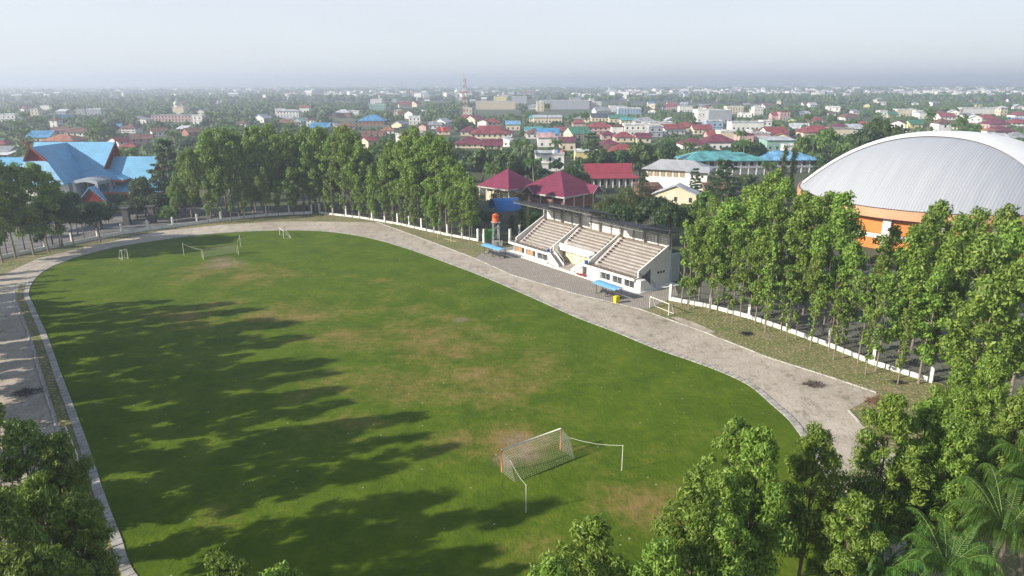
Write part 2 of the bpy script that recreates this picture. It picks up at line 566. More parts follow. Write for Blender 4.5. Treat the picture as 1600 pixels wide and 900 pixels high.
TRK = [at(*q).to_2d() for q in [(590, 347), (680, 380), (740, 403), (800, 430), (900, 460), (1000, 484), (1100, 520), (1200, 560), (1300, 592), (1373, 617), (1325, 643), (1352, 672)]]
TRK += [Vector(q) for q in [(40, 61), (38, 51), (30, 36), (17, 25), (0, 21), (-18, 24), (-32, 33), (-44, 48), (-60, 67), (-80, 93), (-97, 113)]]
TRK += [at(*q).to_2d() for q in [(-10, 440), (0, 430), (60, 402), (140, 383), (250, 360), (350, 350), (450, 345)]]
sheet('running_track', TRK, 0.04, track_mat())

paved = [at(*q).to_2d() for q in [(742, 404), (757, 393), (782, 388), (900, 372), (1052, 440), (1060, 462), (1012, 484), (960, 477), (880, 453), (800, 429)]]
sheet('paved_forecourt', paved, 0.055, paving_mat())

strip = [a + (b - a) * (1.0 if a.x < -25 and a.y < 128 and a.x + a.y < 62 else .35) for a, b in zip(KS, offset_closed(KS, 2.0))]
sheet('grass_strip', strip, 0.06, verge_mat())
sheet('pitch', KS, 0.08, field_mat())

# inner concrete kerb of separate blocks
def kerb_blocks(path, wdt, h, gap, closed=True):
    mb = MB(); n = len(path)
    for i in range(n if closed else n - 1):
        a, b = path[i], path[(i + 1) % n]
        d = (b - a); L = d.length
        if L < 0.3 or L > 4: continue
        d.normalize(); nn = Vector((-d.y, d.x)); g = gap
        p0, p1 = a + d * g, b - d * g
        q = [p0 + nn * wdt / 2, p0 - nn * wdt / 2, p1 - nn * wdt / 2, p1 + nn * wdt / 2]
        jz = U(-0.01, 0.01); mb.prism([(v.x, v.y) for v in q], 0.03, h + jz)
    return mb
KERBM = plain('kerb_concrete', (0.44, 0.42, 0.37), 0.85, 0.55, 0.7)
LINEM = plain('white_kerb_line', (0.52, 0.50, 0.44), 0.8, 0.65, 0.5)
tag(kerb_blocks(resample(offset_closed(KS, 0.45), 0.95), 0.8, 0.17, 0.05).build('track_kerb', KERBM), kind='structure')
def on_left(p): return p.x < -28 and p.y < 150 - 0.0 * p.x
thin = [p for p in resample(offset_closed(KS, 2.35), 1.2)]
mbk = MB()
for a, b in zip(thin, thin[1:]):
    if (b - a).length < 3 and a.y < 123 and a.x + a.y < 50 and a.x < -20:
        d = (b - a).normalized(); nn = Vector((-d.y, d.x)) * 0.09
        mbk.prism([tuple(a + nn), tuple(a - nn), tuple(b - nn), tuple(b + nn)], 0.03, 0.15)
mbk.build('track_edging', LINEM)['kind'] = 'structure'
OUT = resample([at(*q).to_2d() for q in [(590, 347), (680, 380), (740, 403), (800, 430), (900, 460), (1000, 484), (1100, 520), (1200, 560), (1300, 592), (1373, 617)]], 1.0, False)
tag(kerb_blocks(OUT, 0.22, 0.14, 0.03, False).build('outer_edging', LINEM), kind='structure')
OUT2 = resample([at(*q).to_2d() for q in [(1325, 643), (1348, 668)]], 1.0, False)
tag(kerb_blocks(OUT2, 0.22, 0.14, 0.03, False).build('notch_edging', LINEM), kind='structure')
sheet('side_path', [at(*q).to_2d() for q in [(1046, 496), (1062, 497), (1090, 507), (1118, 520), (1108, 523), (1070, 508)]], 0.05, track_mat())

# hard standing beyond the fences
ASP = asphalt_mat('asphalt', (0.07, 0.08, 0.05), (0.19, 0.18, 0.15))
sheet('parking_lot', [Vector(q) for q in [(29, 118), (37, 110), (42, 103.4), (48, 93), (56, 81), (64, 66), (66, 50), (150, 60), (150, 125), (60, 150), (44, 136)]], 0.03, ASP)
sheet('yard_paving', [Vector(q) for q in [(-118, 146), (-109, 160), (-101.5, 176), (-89.5, 188), (-75, 199.5), (-66, 203), (-70, 214), (-104, 212), (-150, 204), (-170, 160)]], 0.03,
      asphalt_mat('pale_paving', (0.09, 0.088, 0.085), (0.24, 0.225, 0.21)))

# ================================================================== TREES
def leaves(cent, direc, n, L, W, droop=0.3, flat=0.35):
    """n rhombic leaves: cent (n,3) positions, direc (n,3) outward directions"""
    r = rng.normal(size=(n, 3))
    nor = direc + r * 0.55 + np.array([0, 0, flat])
    nor /= np.linalg.norm(nor, axis=1)[:, None] + 1e-9
    a = np.cross(nor, rng.normal(size=(n, 3)) + 0.0)
    a[:, 2] -= droop * rng.random(n)
    a /= np.linalg.norm(a, axis=1)[:, None] + 1e-9
    b = np.cross(nor, a); b /= np.linalg.norm(b, axis=1)[:, None] + 1e-9
    s = (0.65 + 0.7 * rng.random(n))[:, None]
    a = a * L * s * 0.5; b = b * W * s * 0.5
    v = np.empty((n, 4, 3))
    v[:, 0] = cent - a; v[:, 1] = cent + b - a * 0.1; v[:, 2] = cent + a; v[:, 3] = cent - b - a * 0.1
    return v.reshape(-1, 3)

def clump_leaves(clumps, per, L, W, droop=0.3, flat=0.35, inner=0.55, squash=0.8):
    out = []
    for (c, r) in clumps:
        n = max(3, int(per * (r * r)))
        d = rng.normal(size=(n, 3)); d /= np.linalg.norm(d, axis=1)[:, None]
        lob = 1 + 0.22 * np.sin(d[:, 0] * 5 + c[0] * 3) * np.cos(d[:, 1] * 4 + c[1] * 2)
        rad = r * (inner + (1.05 - inner) * rng.random(n) ** 0.6) * lob
        pos = np.array(c) + d * rad[:, None] * np.array([1, 1, squash])
        out.append(leaves(pos, d, n, L, W, droop, flat))
    return np.concatenate(out)

def cone_clumps(h, cb, R0, n, seed):
    """fuller pointed crown of separate lumps, seen from above"""
    rd = random.Random(seed); out = []
    for k in range(n):
        f = ((k + rd.random()) / n) ** 1.15
        prof = (0.62 + 1.4 * f) if f < 0.27 else 1.0 - 0.80 * ((f - 0.27) / 0.73) ** 1.7
        a = 2.399 * k + rd.uniform(-.4, .4); rr = R0 * prof * rd.uniform(0.35, 0.95)
        z = cb + (h - cb) * f
        out.append(((rr * math.cos(a), rr * math.sin(a), z - 0.4 - rr * .12), (0.55 + 0.5 * prof) * (0.45 + 0.6 * rd.random())))
    out.append(((0, 0, h - 0.55), 0.5)); out.append(((.1, .1, h - 1.3), 0.7))
    return out

def tall_clumps(h, cb, R0, n, seed, gaps=0.0, lop=0.3):
    """slender plantation tree: crown from cb to h, lumps wound round a leader"""
    rd = random.Random(seed); out = []
    for k in range(n):
        f = (k + rd.random()) / n
        prof = (0.45 + 0.9 * f) if f < 0.35 else (0.78 + 0.22 * math.cos((f - 0.35) / 0.65 * PI)) * (1 - max(0, f - 0.8) * 2.1)
        rr = R0 * prof * rd.uniform(0.3, 1.0)
        a = rd.uniform(0, 2 * PI)
        z = cb + (h - cb) * (f * 0.97)
        if gaps and rd.random() < gaps: continue
        out.append(((rr * math.cos(a) + lop * math.sin(z * 0.5 + seed), rr * math.sin(a) + lop * math.cos(z * .4 + seed), z - 0.3), R0 * (0.17 + 0.33 * rd.random() ** 1.5) * (1 - 0.3 * max(0, f - 0.7))))
    out.append(((0, 0, h - 0.7), R0 * 0.30))
    return out

def trunk_mesh(name, h, r, clumps, mat, seed, nb=18, lean=0.3, segs=7, bare=0):
    rd = random.Random(seed); mb = MB()
    pts = [(lean * math.sin(i * 0.9 + seed) * i / segs, lean * math.cos(i * 0.7 + seed) * i / segs, h * i / segs - 0.15 * (i == 0)) for i in range(segs + 1)]
    mb.tube(pts, r, r * 0.22, 7)
    cl = rd.sample(clumps, min(nb, len(clumps)))
    for (c, cr) in cl:
        z0 = max(h * 0.25, c[2] - rd.uniform(0.8, 2.2)); k = min(segs - 1, int(z0 / h * segs)); f = z0 / h * segs - k
        p = [pts[k][j] + (pts[k + 1][j] - pts[k][j]) * f for j in range(3)]
        m = [(p[0] + c[0]) / 2, (p[1] + c[1]) / 2, (p[2] + c[2]) / 2 - 0.15]
        mb.tube([p, m, c], r * 0.28, r * 0.08, 4, False)
    for _ in range(bare):
        z0 = rd.uniform(0.25, 0.6) * h; a = rd.uniform(0, 2 * PI); l = rd.uniform(1.0, 2.6)
        k = min(segs - 1, int(z0 / h * segs)); f = z0 / h * segs - k
        p = [pts[k][j] + (pts[k + 1][j] - pts[k][j]) * f for j in range(3)]
        mb.tube([p, (p[0] + l * .5 * math.cos(a), p[1] + l * .5 * math.sin(a), z0 + l * .35), (p[0] + l * math.cos(a), p[1] + l * math.sin(a), z0 + l * .9)], 0.04, 0.012, 3, False)
    return mb.mesh(name, mat, True)

LEAF_TALL = leafm('plantation_leaves', (0.060, 0.110, 0.012), (0.155, 0.250, 0.026), (0.330, 0.425, 0.075), 0.34)
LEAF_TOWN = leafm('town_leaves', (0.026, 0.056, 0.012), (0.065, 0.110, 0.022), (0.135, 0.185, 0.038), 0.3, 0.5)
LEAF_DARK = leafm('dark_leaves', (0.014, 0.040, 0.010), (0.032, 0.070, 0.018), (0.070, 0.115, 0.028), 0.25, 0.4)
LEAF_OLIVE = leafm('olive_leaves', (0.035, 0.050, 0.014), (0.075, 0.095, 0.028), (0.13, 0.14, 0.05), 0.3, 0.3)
LEAF_LIME = leafm('lime_leaves', (0.04, 0.085, 0.010), (0.09, 0.16, 0.018), (0.17, 0.25, 0.035), 0.35, 0.3)
LEAF_PALM = leafm('palm_leaves', (0.025, 0.070, 0.010), (0.065, 0.145, 0.018), (0.15, 0.24, 0.04), 0.3, 0.3)
LEAF_RED = leafm('rusty_leaves', (0.10, 0.06, 0.02), (0.16, 0.10, 0.03), (0.24, 0.15, 0.05), 0.3, 0.2)

PROTO = {}   # kind -> list of (height, [(partname, mesh)...])
def reg(kind, h, parts): PROTO.setdefault(kind, []).append((h, parts))

# plantation trees: fine leaves for the ones under the camera, coarser for those across the field
for i in range(4):
    hh = 16.0
    cl = cone_clumps(hh, [5.2, 6.6, 5.6, 7.4][i], [3.4, 3.0, 3.6, 3.1][i], [66, 54, 66, 50][i], 11 + i)
    reg('near', hh, [('crown', raw_mesh('crown', clump_leaves(cl, 560, 0.36, 0.10, 0.8, 0.45, 0.35), 4, LEAF_TALL)),
                     ('trunk', trunk_mesh('trunk', hh * 0.93, 0.19, cl, TRUNK, i, 26, bare=10))])
for i in range(6):
    hh = 16.0
    cl = tall_clumps(hh, [3.6, 5.0, 4.2, 6.2, 3.4, 5.4][i], [2.5, 2.2, 2.7, 2.3, 2.1, 2.5][i], [56, 46, 60, 42, 48, 54][i], 31 + i, 0.10)
    lv = clump_leaves(cl, 215, 0.42, 0.19, 0.5, 0.4, 0.3)
    reg('tall', hh, [('crown', raw_mesh('crown', lv, 4, LEAF_TALL)),
                     ('trunk', trunk_mesh('trunk', hh * 0.93, 0.16, cl, TRUNKP, 40 + i, 16, bare=5))])
for i in range(4):      # young thin ones with high sparse crowns and bare stems (edge row)
    hh = 13.0
    cl = tall_clumps(hh, [4.6, 6.0, 3.6, 5.2][i], [1.5, 1.25, 1.7, 1.4][i], 26, 61 + i, 0.12)
    cl += [((U(-.5, .5), U(-.5, .5), U(2.6, 4.5)), U(.35, .6)) for _ in range(3)]
    reg('thin', hh, [('crown', raw_mesh('crown', clump_leaves(cl, 150, 0.42, 0.22, 0.5, 0.4, 0.3), 4, LEAF_TALL)),
                     ('trunk', trunk_mesh('trunk', hh * 0.95, 0.11, cl, TRUNKP, 70 + i, 12, bare=5))])

def lump_core(clumps, mat_, sub=1, k=0.8):
    """rough dark inner masses so that far crowns are not see-through"""
    vs = []; 
    t = (1 + 5 ** 0.5) / 2
    ico = np.array([(-1, t, 0), (1, t, 0), (-1, -t, 0), (1, -t, 0), (0, -1, t), (0, 1, t), (0, -1, -t), (0, 1, -t), (t, 0, -1), (t, 0, 1), (-t, 0, -1), (-t, 0, 1)], float)
    ico /= np.linalg.norm(ico[0])
    fc = [(0, 11, 5), (0, 5, 1), (0, 1, 7), (0, 7, 10), (0, 10, 11), (1, 5, 9), (5, 11, 4), (11, 10, 2), (10, 7, 6), (7, 1, 8), (3, 9, 4), (3, 4, 2), (3, 2, 6), (3, 6, 8), (3, 8, 9), (4, 9, 5), (2, 4, 11), (6, 2, 10), (8, 6, 7), (9, 8, 1)]
    out = []
    for c, r in clumps:
        p = ico * (r * k) * (0.85 + 0.3 * rng.random((12, 1))) + np.array(c)
        for f in fc: out.append(p[list(f)])
    return np.concatenate(out)

def crown_two(name, quads, tris, mat_):
    """quads (4n,3) and tris (3m,3) in one mesh"""
    nq, ntr = len(quads) // 4, len(tris) // 3
    v = np.concatenate([quads, tris]); m = bpy.data.meshes.new(name)
    m.vertices.add(len(v)); m.vertices.foreach_set('co', v.astype(np.float32).ravel())
    m.loops.add(len(v)); m.loops.foreach_set('vertex_index', np.arange(len(v), dtype=np.int32))
    m.polygons.add(nq + ntr)
    m.polygons.foreach_set('loop_start', np.concatenate([np.arange(nq) * 4, nq * 4 + np.arange(ntr) * 3]).astype(np.int32))
    m.update(calc_edges=True); m.materials.append(mat_)
    return m

def round_clumps(h, R0, n, seed, base=0.3):
    rd = random.Random(seed); out = []
    for k in range(n):
        a = rd.uniform(0, 2 * PI); e = math.asin(rd.uniform(-0.25, 1))
        rr = R0 * rd.uniform(0.55, 0.82)
        out.append(((rr * math.cos(a) * math.cos(e), rr * math.sin(a) * math.cos(e), h * (0.5 + base / 2) + (h * (0.5 - base / 2) - R0 * .25) * math.sin(e)), R0 * rd.uniform(0.26, 0.42)))
    return out
for kind, mat_, n in (('round', LEAF_TOWN, 5), ('darkround', LEAF_DARK, 3), ('lime', LEAF_LIME, 2)):
    for i in range(n):
        hh = 10.0; r0 = [4.4, 3.7, 5.2, 4.0, 4.8][i]
        cl = round_clumps(hh, r0, 26, 100 + i + len(kind), 0.22)
        reg(kind, hh, [('crown', crown_two('crown', clump_leaves(cl, 26, 0.95, 0.6, 0.3, 0.5, 0.75), lump_core(cl, None, k=0.8), mat_)),
                       ('trunk', trunk_mesh('trunk', hh * 0.7, 0.28, cl, TRUNK, i, 6))])
# finer round trees for the middle distance
for i in range(3):
    hh = 9.0; cl = round_clumps(hh, [3.6, 3.1, 4.0][i], 34, 130 + i, 0.25)
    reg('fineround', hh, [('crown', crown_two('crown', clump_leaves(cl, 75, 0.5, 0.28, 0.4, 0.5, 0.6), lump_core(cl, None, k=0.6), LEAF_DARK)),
                          ('trunk', trunk_mesh('trunk', hh * 0.7, 0.2, cl, TRUNK, i, 10))])
hh = 5.0; cl = round_clumps(hh, 2.9, 34, 140, -0.1)
reg('limebush', hh, [('crown', crown_two('crown', clump_leaves(cl, 90, 0.4, 0.22, 0.4, 0.5, 0.6), lump_core(cl, None, k=0.6), LEAF_LIME)),
                     ('trunk', trunk_mesh('trunk', 2.5, 0.12, cl, TRUNK, 3, 8))])
# layered trees (tiers of flat foliage)
for i in range(3):
    hh = 14.0; cl = []
    rd = random.Random(150 + i)
    for tier in range(8):
        z = 3.0 + tier * 1.45; rt = 5.0 * (1 - (tier / 8.6) ** 1.4) + 0.5
        for k in range(int(5 + rt * 2.2)):
            a = rd.uniform(0, 2 * PI); q = rt * rd.uniform(0.3, 1)
            cl.append(((q * math.cos(a), q * math.sin(a), z + rd.uniform(-.35, .35) - q * 0.06), rd.uniform(0.8, 1.15)))
    reg('layered', hh, [('crown', raw_mesh('crown', clump_leaves(cl, 38, 0.75, 0.4, 0.2, 1.1, 0.3, 0.32), 4, LEAF_DARK)),
                        ('trunk', trunk_mesh('trunk', hh * 0.95, 0.25, cl, TRUNK, i, 24))])
# columnar tree, feathery bamboo-like tree
cl = [((U(-.5, .5), U(-.5, .5), 1.2 + k * .42), U(0.8, 1.15)) for k in range(34)]
reg('column', 16.0, [('crown', raw_mesh('crown', clump_leaves(cl, 60, 0.6, 0.3, 0.9, 0.1, 0.4), 4, LEAF_OLIVE)), ('trunk', trunk_mesh('trunk', 14, 0.15, cl, TRUNK, 1, 4))])
for i in range(2):
    cl = round_clumps(10, 5.0, 60, 160 + i, -0.1)
    reg('feather', 10.0, [('crown', crown_two('crown', clump_leaves(cl, 70, 0.7, 0.10, 1.4, 0.1, 0.35), lump_core(cl, None, k=0.5), LEAF_OLIVE)), ('trunk', trunk_mesh('trunk', 7, 0.2, cl, TRUNK, i, 20))])
# sparse rusty tree with half of its leaves gone
cl = round_clumps(9, 3.4, 34, 171, 0.3)
reg('rusty', 9.0, [('crown', raw_mesh('crown', clump_leaves(cl, 22, 0.5, 0.22, 0.5, 0.3, 0.3), 4, LEAF_RED)), ('trunk', trunk_mesh('trunk', 7, 0.2, cl, TRUNKP, 2, 30, bare=12))])

def frond(L, pairs, rise, drop, leafL, leafW, az, rd, hang=0.75):
    """one palm frond as quads + the rachis line"""
    quads = []; pts = []
    for k in range(pairs + 1):
        f = k / pairs; r = L * f * (1 - 0.13 * f * f)
        pts.append(Vector((r * math.cos(az), r * math.sin(az), rise * math.sin(f * 2.0) * 1.1 - drop * f ** 2.2)))
    side = Vector((-math.sin(az), math.cos(az), 0))
    for k in range(2, pairs + 1):
        f = k / pairs; p = pts[k]; t = (pts[k] - pts[k - 1]).normalized()
        ll = leafL * (math.sin(min(1, f * 1.15 + .12) * PI) * 0.75 + 0.30)
        for sg in (-1, 1):
            d = (side * sg * max(.35, 1 - hang * .4) + t * 0.45 - Vector((0, 0, hang * rd.uniform(0.6, 1.2)))).normalized()
            e = p + d * ll * rd.uniform(.85, 1.1)
            m = p + (side * sg * 0.8 + t * .5 + Vector((0, 0, -.05))).normalized() * ll * 0.35
            wv = t * leafW * 0.5
            quads += [p - wv * .5, p + wv * .5, m + wv, m - wv]
            quads += [m - wv, m + wv, e + wv * 0.15, e - wv * 0.15]
    return quads, pts

def palm_proto(kind, h, nf, L, pairs, leafL, leafW, seed, tr=0.16):
    rd = random.Random(seed); q = []; mb = MB()
    for k in range(nf):
        az = 2.4 * k + rd.uniform(-.2, .2); f = k / nf
        qq, pts = frond(L * rd.uniform(.85, 1.1), pairs, L * (0.62 - 0.42 * f), L * (0.15 + 0.65 * f), leafL, leafW, az, rd, 1.5 if kind == 'bigpalm' else .75)
        q += [tuple(Vector(v) + Vector((0, 0, h - 0.3))) for v in qq]
        mb.tube([p + Vector((0, 0, h - 0.3)) for p in pts[::max(1, pairs // 8)]], 0.03 if kind == 'bigpalm' else 0.07, 0.01, 4, False)
    tb = MB(); tb.tube([(0.25 * math.sin(i * .8 + seed), 0.25 * math.cos(i * .7), h * i / 6 - (0.15 if i == 0 else 0)) for i in range(7)], tr * 1.3, tr, 8)
    reg(kind, h, [('frond_crown', raw_mesh('fronds', np.array(q), 4, LEAF_PALM)), ('midrib', mb.mesh('midrib', plain('palm_rib', (0.15, 0.22, 0.05), 0.7, 0.2))), ('trunk', tb.mesh('trunk', TRUNKP, True))])
palm_proto('bigpalm', 9.0, 30, 4.9, 44, 1.35, 0.07, 5)
palm_proto('bigpalm', 9.0, 27, 4.6, 42, 1.25, 0.065, 6)
for i in range(3): palm_proto('palm', 11.0, 15, 3.9, 9, 1.5, 0.42, 20 + i, 0.2)

KINDNAME = {'near': 'plantation_tree', 'tall': 'plantation_tree', 'thin': 'plantation_tree', 'round': 'broadleaf_tree', 'darkround': 'broadleaf_tree', 'fineround': 'broadleaf_tree', 'lime': 'lime_tree',
            'layered': 'tiered_tree', 'column': 'columnar_tree', 'feather': 'feathery_tree', 'palm': 'coconut_palm', 'bigpalm': 'garden_palm', 'rusty': 'rusty_tree', 'limebush': 'garden_shrub'}
def plant(kind, x, y, h, label=None, cat='tree', group=None, wid=None, var=None, rot=None):
    P = PROTO[kind]; i = random.randrange(len(P)) if var is None else var
    H0, parts = P[i]
    t = thing(KINDNAME[kind], label or '', cat, (x, y, 0), U(0, 6.28) if rot is None else rot, group)
    k = h / H0; wk = (k if wid is None else wid) * U(0.82, 1.05)
    t.scale = (wk, wk * U(.95, 1.05), k)
    for nme, me in parts: link(nme, me, t)
    return t
ORD = ['first', 'second', 'third', 'fourth', 'fifth', 'sixth', 'seventh', 'eighth', 'ninth', 'tenth', 'eleventh', 'twelfth', 'thirteenth', 'fourteenth', 'fifteenth', 'sixteenth', 'seventeenth', 'eighteenth', 'nineteenth', 'twentieth']
def ordn(i):
    if i < 20: return ORD[i]
    n = i + 1
    return '%d%s' % (n, {1: 'st', 2: 'nd', 3: 'rd'}.get(n % 10 if n % 100 not in (11, 12, 13) else 0, 'th'))

def interp(tab, u):
    if u <= tab[0][0]: return tab[0][1]
    for (a, va), (b, vb) in zip(tab, tab[1:]):
        if u <= b: return va + (vb - va) * (u - a) / (b - a)
    return tab[-1][1]
SIL_R = [(1040, 340), (1062, 330), (1080, 322), (1110, 305), (1140, 312), (1165, 285), (1195, 262), (1220, 268), (1245, 300), (1262, 302), (1285, 290), (1300, 305), (1312, 350), (1325, 375), (1345, 372), (1362, 362), (1385, 350),
         (1400, 325), (1435, 314), (1460, 340), (1480, 320), (1510, 320), (1540, 325), (1570, 338), (1600, 362), (1700, 380)]
SIL_F = [(270, 300), (285, 262), (300, 232), (330, 203), (355, 190), (375, 206), (405, 197), (440, 192), (470, 206), (500, 187), (515, 200), (548, 190), (575, 217), (588, 245), (600, 236), (625, 208), (645, 197),
         (670, 202), (690, 212), (710, 236), (730, 264), (752, 285), (765, 320)]

def offs(path, d):
    """offset an open path sideways (d > 0 to the right of travel)"""
    out = []
    for i, p in enumerate(path):
        t = (path[min(i + 1, len(path) - 1)] - path[max(i - 1, 0)]).normalized()
        out.append(p + Vector((t.y, -t.x)) * d)
    return out

FENCE_R = [at(*q).to_2d() for q in [(1047, 470), (1089, 478), (1135, 487), (1200, 508), (1300, 545), (1380, 578), (1468, 603)]]
FENCE_L = [Vector(q) for q in [(-122, 134), (-114, 147.6), (-107.7, 160.2), (-100.2, 174.9), (-88.5, 185.9), (-74.9, 197.3), (-66.5, 200.4), (-57.5, 202.4)]]
FENCE_M = [at(*q).to_2d() for q in [(500, 333), (560, 340), (620, 350), (700, 368), (754, 378)]]

def row(path, d, step, kinds, hf, desc, group, start=0.0, jit=0.5, skip=None):
    pts = resample(offs(path, d), step, False); k = 0
    for p in pts:
        x, y = p.x + U(-jit, jit), p.y + U(-jit, jit)
        u, v = px(x, y)
        h = hf(x, y, u)
        if h is None or h < 3: continue
        if u < -260 or u > 1860: continue
        if skip and skip(x, y, u): continue
        plant(random.choice(kinds), x, y, h, desc % ordn(k), 'tree', group); k += 1

def h_sil(tab, frac, lo, hi, jit=0.06):
    def f(x, y, u):
        v = interp(tab, u)
        return max(lo, min(hi, zat(x, y, v) * frac * U(1 - jit, 1 + jit)))
    return f
ROW_R = FENCE_R + [Vector((62, 66)), Vector((70, 50))]
# right side: two thin rows on the verge, thick rows outside the fence
RG = 'plantation trees along the right hand fence'
row(FENCE_R, 1.6, 2.7, ['thin', 'thin', 'tall'], lambda x, y, u: U(11, 16), 'slender tree hard against the right fence on the verge, %s from grandstand', RG, jit=0.35, skip=lambda x, y, u: y < 78 or y > 114)
row(FENCE_R, 3.6, 4.6, ['thin'], lambda x, y, u: U(9, 13.5), 'young thin tree in outer verge row before right fence, %s from grandstand', RG, jit=0.6, skip=lambda x, y, u: y < 79 or y > 112)
row(ROW_R, -3.0, 4.4, ['tall'], h_sil(SIL_R, 0.93, 10, 20, 0.1), 'tall full tree just behind the right fence, %s from grandstand', RG, jit=0.8, skip=lambda x, y, u: u < 1068)
row(ROW_R, -9.5, 5.6, ['tall'], h_sil(SIL_R, 0.98, 10, 24), 'tall tree in second row behind right fence, %s from grandstand', RG, jit=1.0)
row(ROW_R, -20, 5.6, ['tall'], h_sil(SIL_R, 1.0, 12, 25, 0.03), 'tall tree in third row behind right fence, %s from grandstand', RG, jit=1.2, skip=lambda x, y, u: 1305 < u < 1345 or y > 140)
# far side: behind and before the fence between the blue building and the grandstand
FG = 'plantation trees along the far fence'
FAR = [Vector(q) for q in [(-92, 186), (-84, 190), (-74.9, 197.3), (-66.5, 200.4), (-57.5, 202.4), (-47, 197), (-36, 189), (-24, 178), (-14, 169), (-8, 163)]]
row(FAR, 2.2, 3.4, ['thin', 'tall'], lambda x, y, u: U(10, 15), 'slender tree inside the far fence at the track bend, %s from left', FG, jit=0.6, skip=lambda x, y, u: u > 742 or u < 300)
row(FAR, -2.5, 4.0, ['tall'], h_sil(SIL_F, 0.92, 9, 24, 0.1), 'tall tree in first row beyond the far fence, %s from left', FG, jit=0.7, skip=lambda x, y, u: u > 752)
row(FAR, -9, 4.6, ['tall'], h_sil(SIL_F, 0.98, 9, 28), 'tall tree in second row beyond the far fence, %s from left', FG, jit=1.0, skip=lambda x, y, u: u > 735)
row(FAR, -16, 5.0, ['tall'], h_sil(SIL_F, 1.0, 9, 29, 0.03), 'tall tree in third row beyond the far fence, %s from left', FG, jit=1.2, skip=lambda x, y, u: u > 725 or 580 < u < 600)
# left margin, shading the pitch from outside the track
LEFT = [Vector(q) for q in [(-112, 132), (-99.5, 115), (-85, 97), (-66, 73), (-48, 50), (-38, 37), (-28, 25), (-14, 6)]]
LG = 'plantation trees along the left side of the track'
row(LEFT, -2.2, 5.0, ['tall'], lambda x, y, u: U(15, 22) if y < 108 else U(7, 9), 'tall tree beside the left straight of the track, %s from far end', LG, jit=0.9, skip=lambda x, y, u: y < 47)
row(LEFT, 4.0, 5.6, ['tall'], lambda x, y, u: U(19.5, 26) if y < 100 else U(8, 10), 'tall tree in outer row left of the track, %s from far end', LG, jit=1.2, skip=lambda x, y, u: y < 12)
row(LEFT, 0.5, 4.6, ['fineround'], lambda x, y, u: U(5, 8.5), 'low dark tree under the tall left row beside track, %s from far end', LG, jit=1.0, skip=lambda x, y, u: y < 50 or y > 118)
# trees at the top left corner before the blue roofed building
for (u, v, vt, kd, wd, lab) in [(4, 409, 262, 'tall', 1.1, 'leafy tree at left picture edge before the blue roofed hall'), (25, 402, 246, 'tall', 1.35, 'tall spreading tree left of the blue roofed hall gable'),
        (53, 397, 250, 'tall', 1.25, 'tall lit tree covering the left gable of the blue hall'), (76, 391, 250, 'tall', 1.35, 'tree before the entrance side of the blue hall'),
        (95, 387, 285, 'tall', 1.1, 'medium tree standing right of the tall pair by blue hall'), (116, 383, 300, 'fineround', .9, 'dark tree before the portico of the blue hall'),
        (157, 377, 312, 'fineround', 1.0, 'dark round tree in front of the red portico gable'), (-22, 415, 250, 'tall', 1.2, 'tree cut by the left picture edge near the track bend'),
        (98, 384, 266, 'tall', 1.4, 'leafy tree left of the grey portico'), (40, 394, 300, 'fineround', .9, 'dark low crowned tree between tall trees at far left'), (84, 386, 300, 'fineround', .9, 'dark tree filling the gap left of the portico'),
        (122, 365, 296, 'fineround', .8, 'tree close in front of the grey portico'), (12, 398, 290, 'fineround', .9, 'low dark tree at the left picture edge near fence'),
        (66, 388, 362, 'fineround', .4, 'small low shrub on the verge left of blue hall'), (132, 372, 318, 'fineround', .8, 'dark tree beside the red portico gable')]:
    g = at(u, v); h = zat(g.x, g.y, vt)
    plant(kd, g.x, g.y, h, lab, 'tree', None, wid=wd * (h / PROTO[kd][0][0] * .5 + .5) if kd == 'tall' else wd)
for (u, vt, Y, kd, wd, lab) in [(228, 274, 200, 'fineround', 1.05, 'lacy tree before the right wing of the blue hall'), (270, 212, 215, 'layered', 1.15, 'large dark tiered tree right of the blue hall'), (262, 268, 203, 'layered', .8, 'dark tiered tree behind the fence right of blue hall'),
        (290, 262, 205, 'fineround', 1.3, 'dense dark tree between tiered tree and plantation'), (265, 320, 190, 'limebush', 1.15, 'bright green round shrub at the far fence'), (200, 322, 197, 'fineround', .7, 'small dark tree near the white gate posts'),
        (215, 318, 196, 'fineround', .7, 'small tree in forecourt of blue hall'), (245, 300, 204, 'fineround', 1.0, 'tree under the right gable of the blue hall')]:
    x = xat(u, Y); plant(kd, x, Y, zat(x, Y, vt), lab, 'shrub' if kd == 'limebush' else 'tree', None, wid=wd)
for k, (u, v, h) in enumerate([(30, 372, 7), (62, 362, 8), (95, 356, 7), (135, 352, 6.5), (170, 346, 6), (215, 342, 6), (250, 338, 7), (18, 350, 8), (110, 340, 7), (185, 332, 6), (232, 330, 6.5), (275, 330, 8), (300, 338, 7)]):
    g = at(u, v); plant('fineround', g.x, g.y, h, 'dark low tree in the forecourt beyond the left fence, %s from left' % ordn(k), 'tree', 'forecourt trees by the blue hall', wid=U(.75, 1.0))
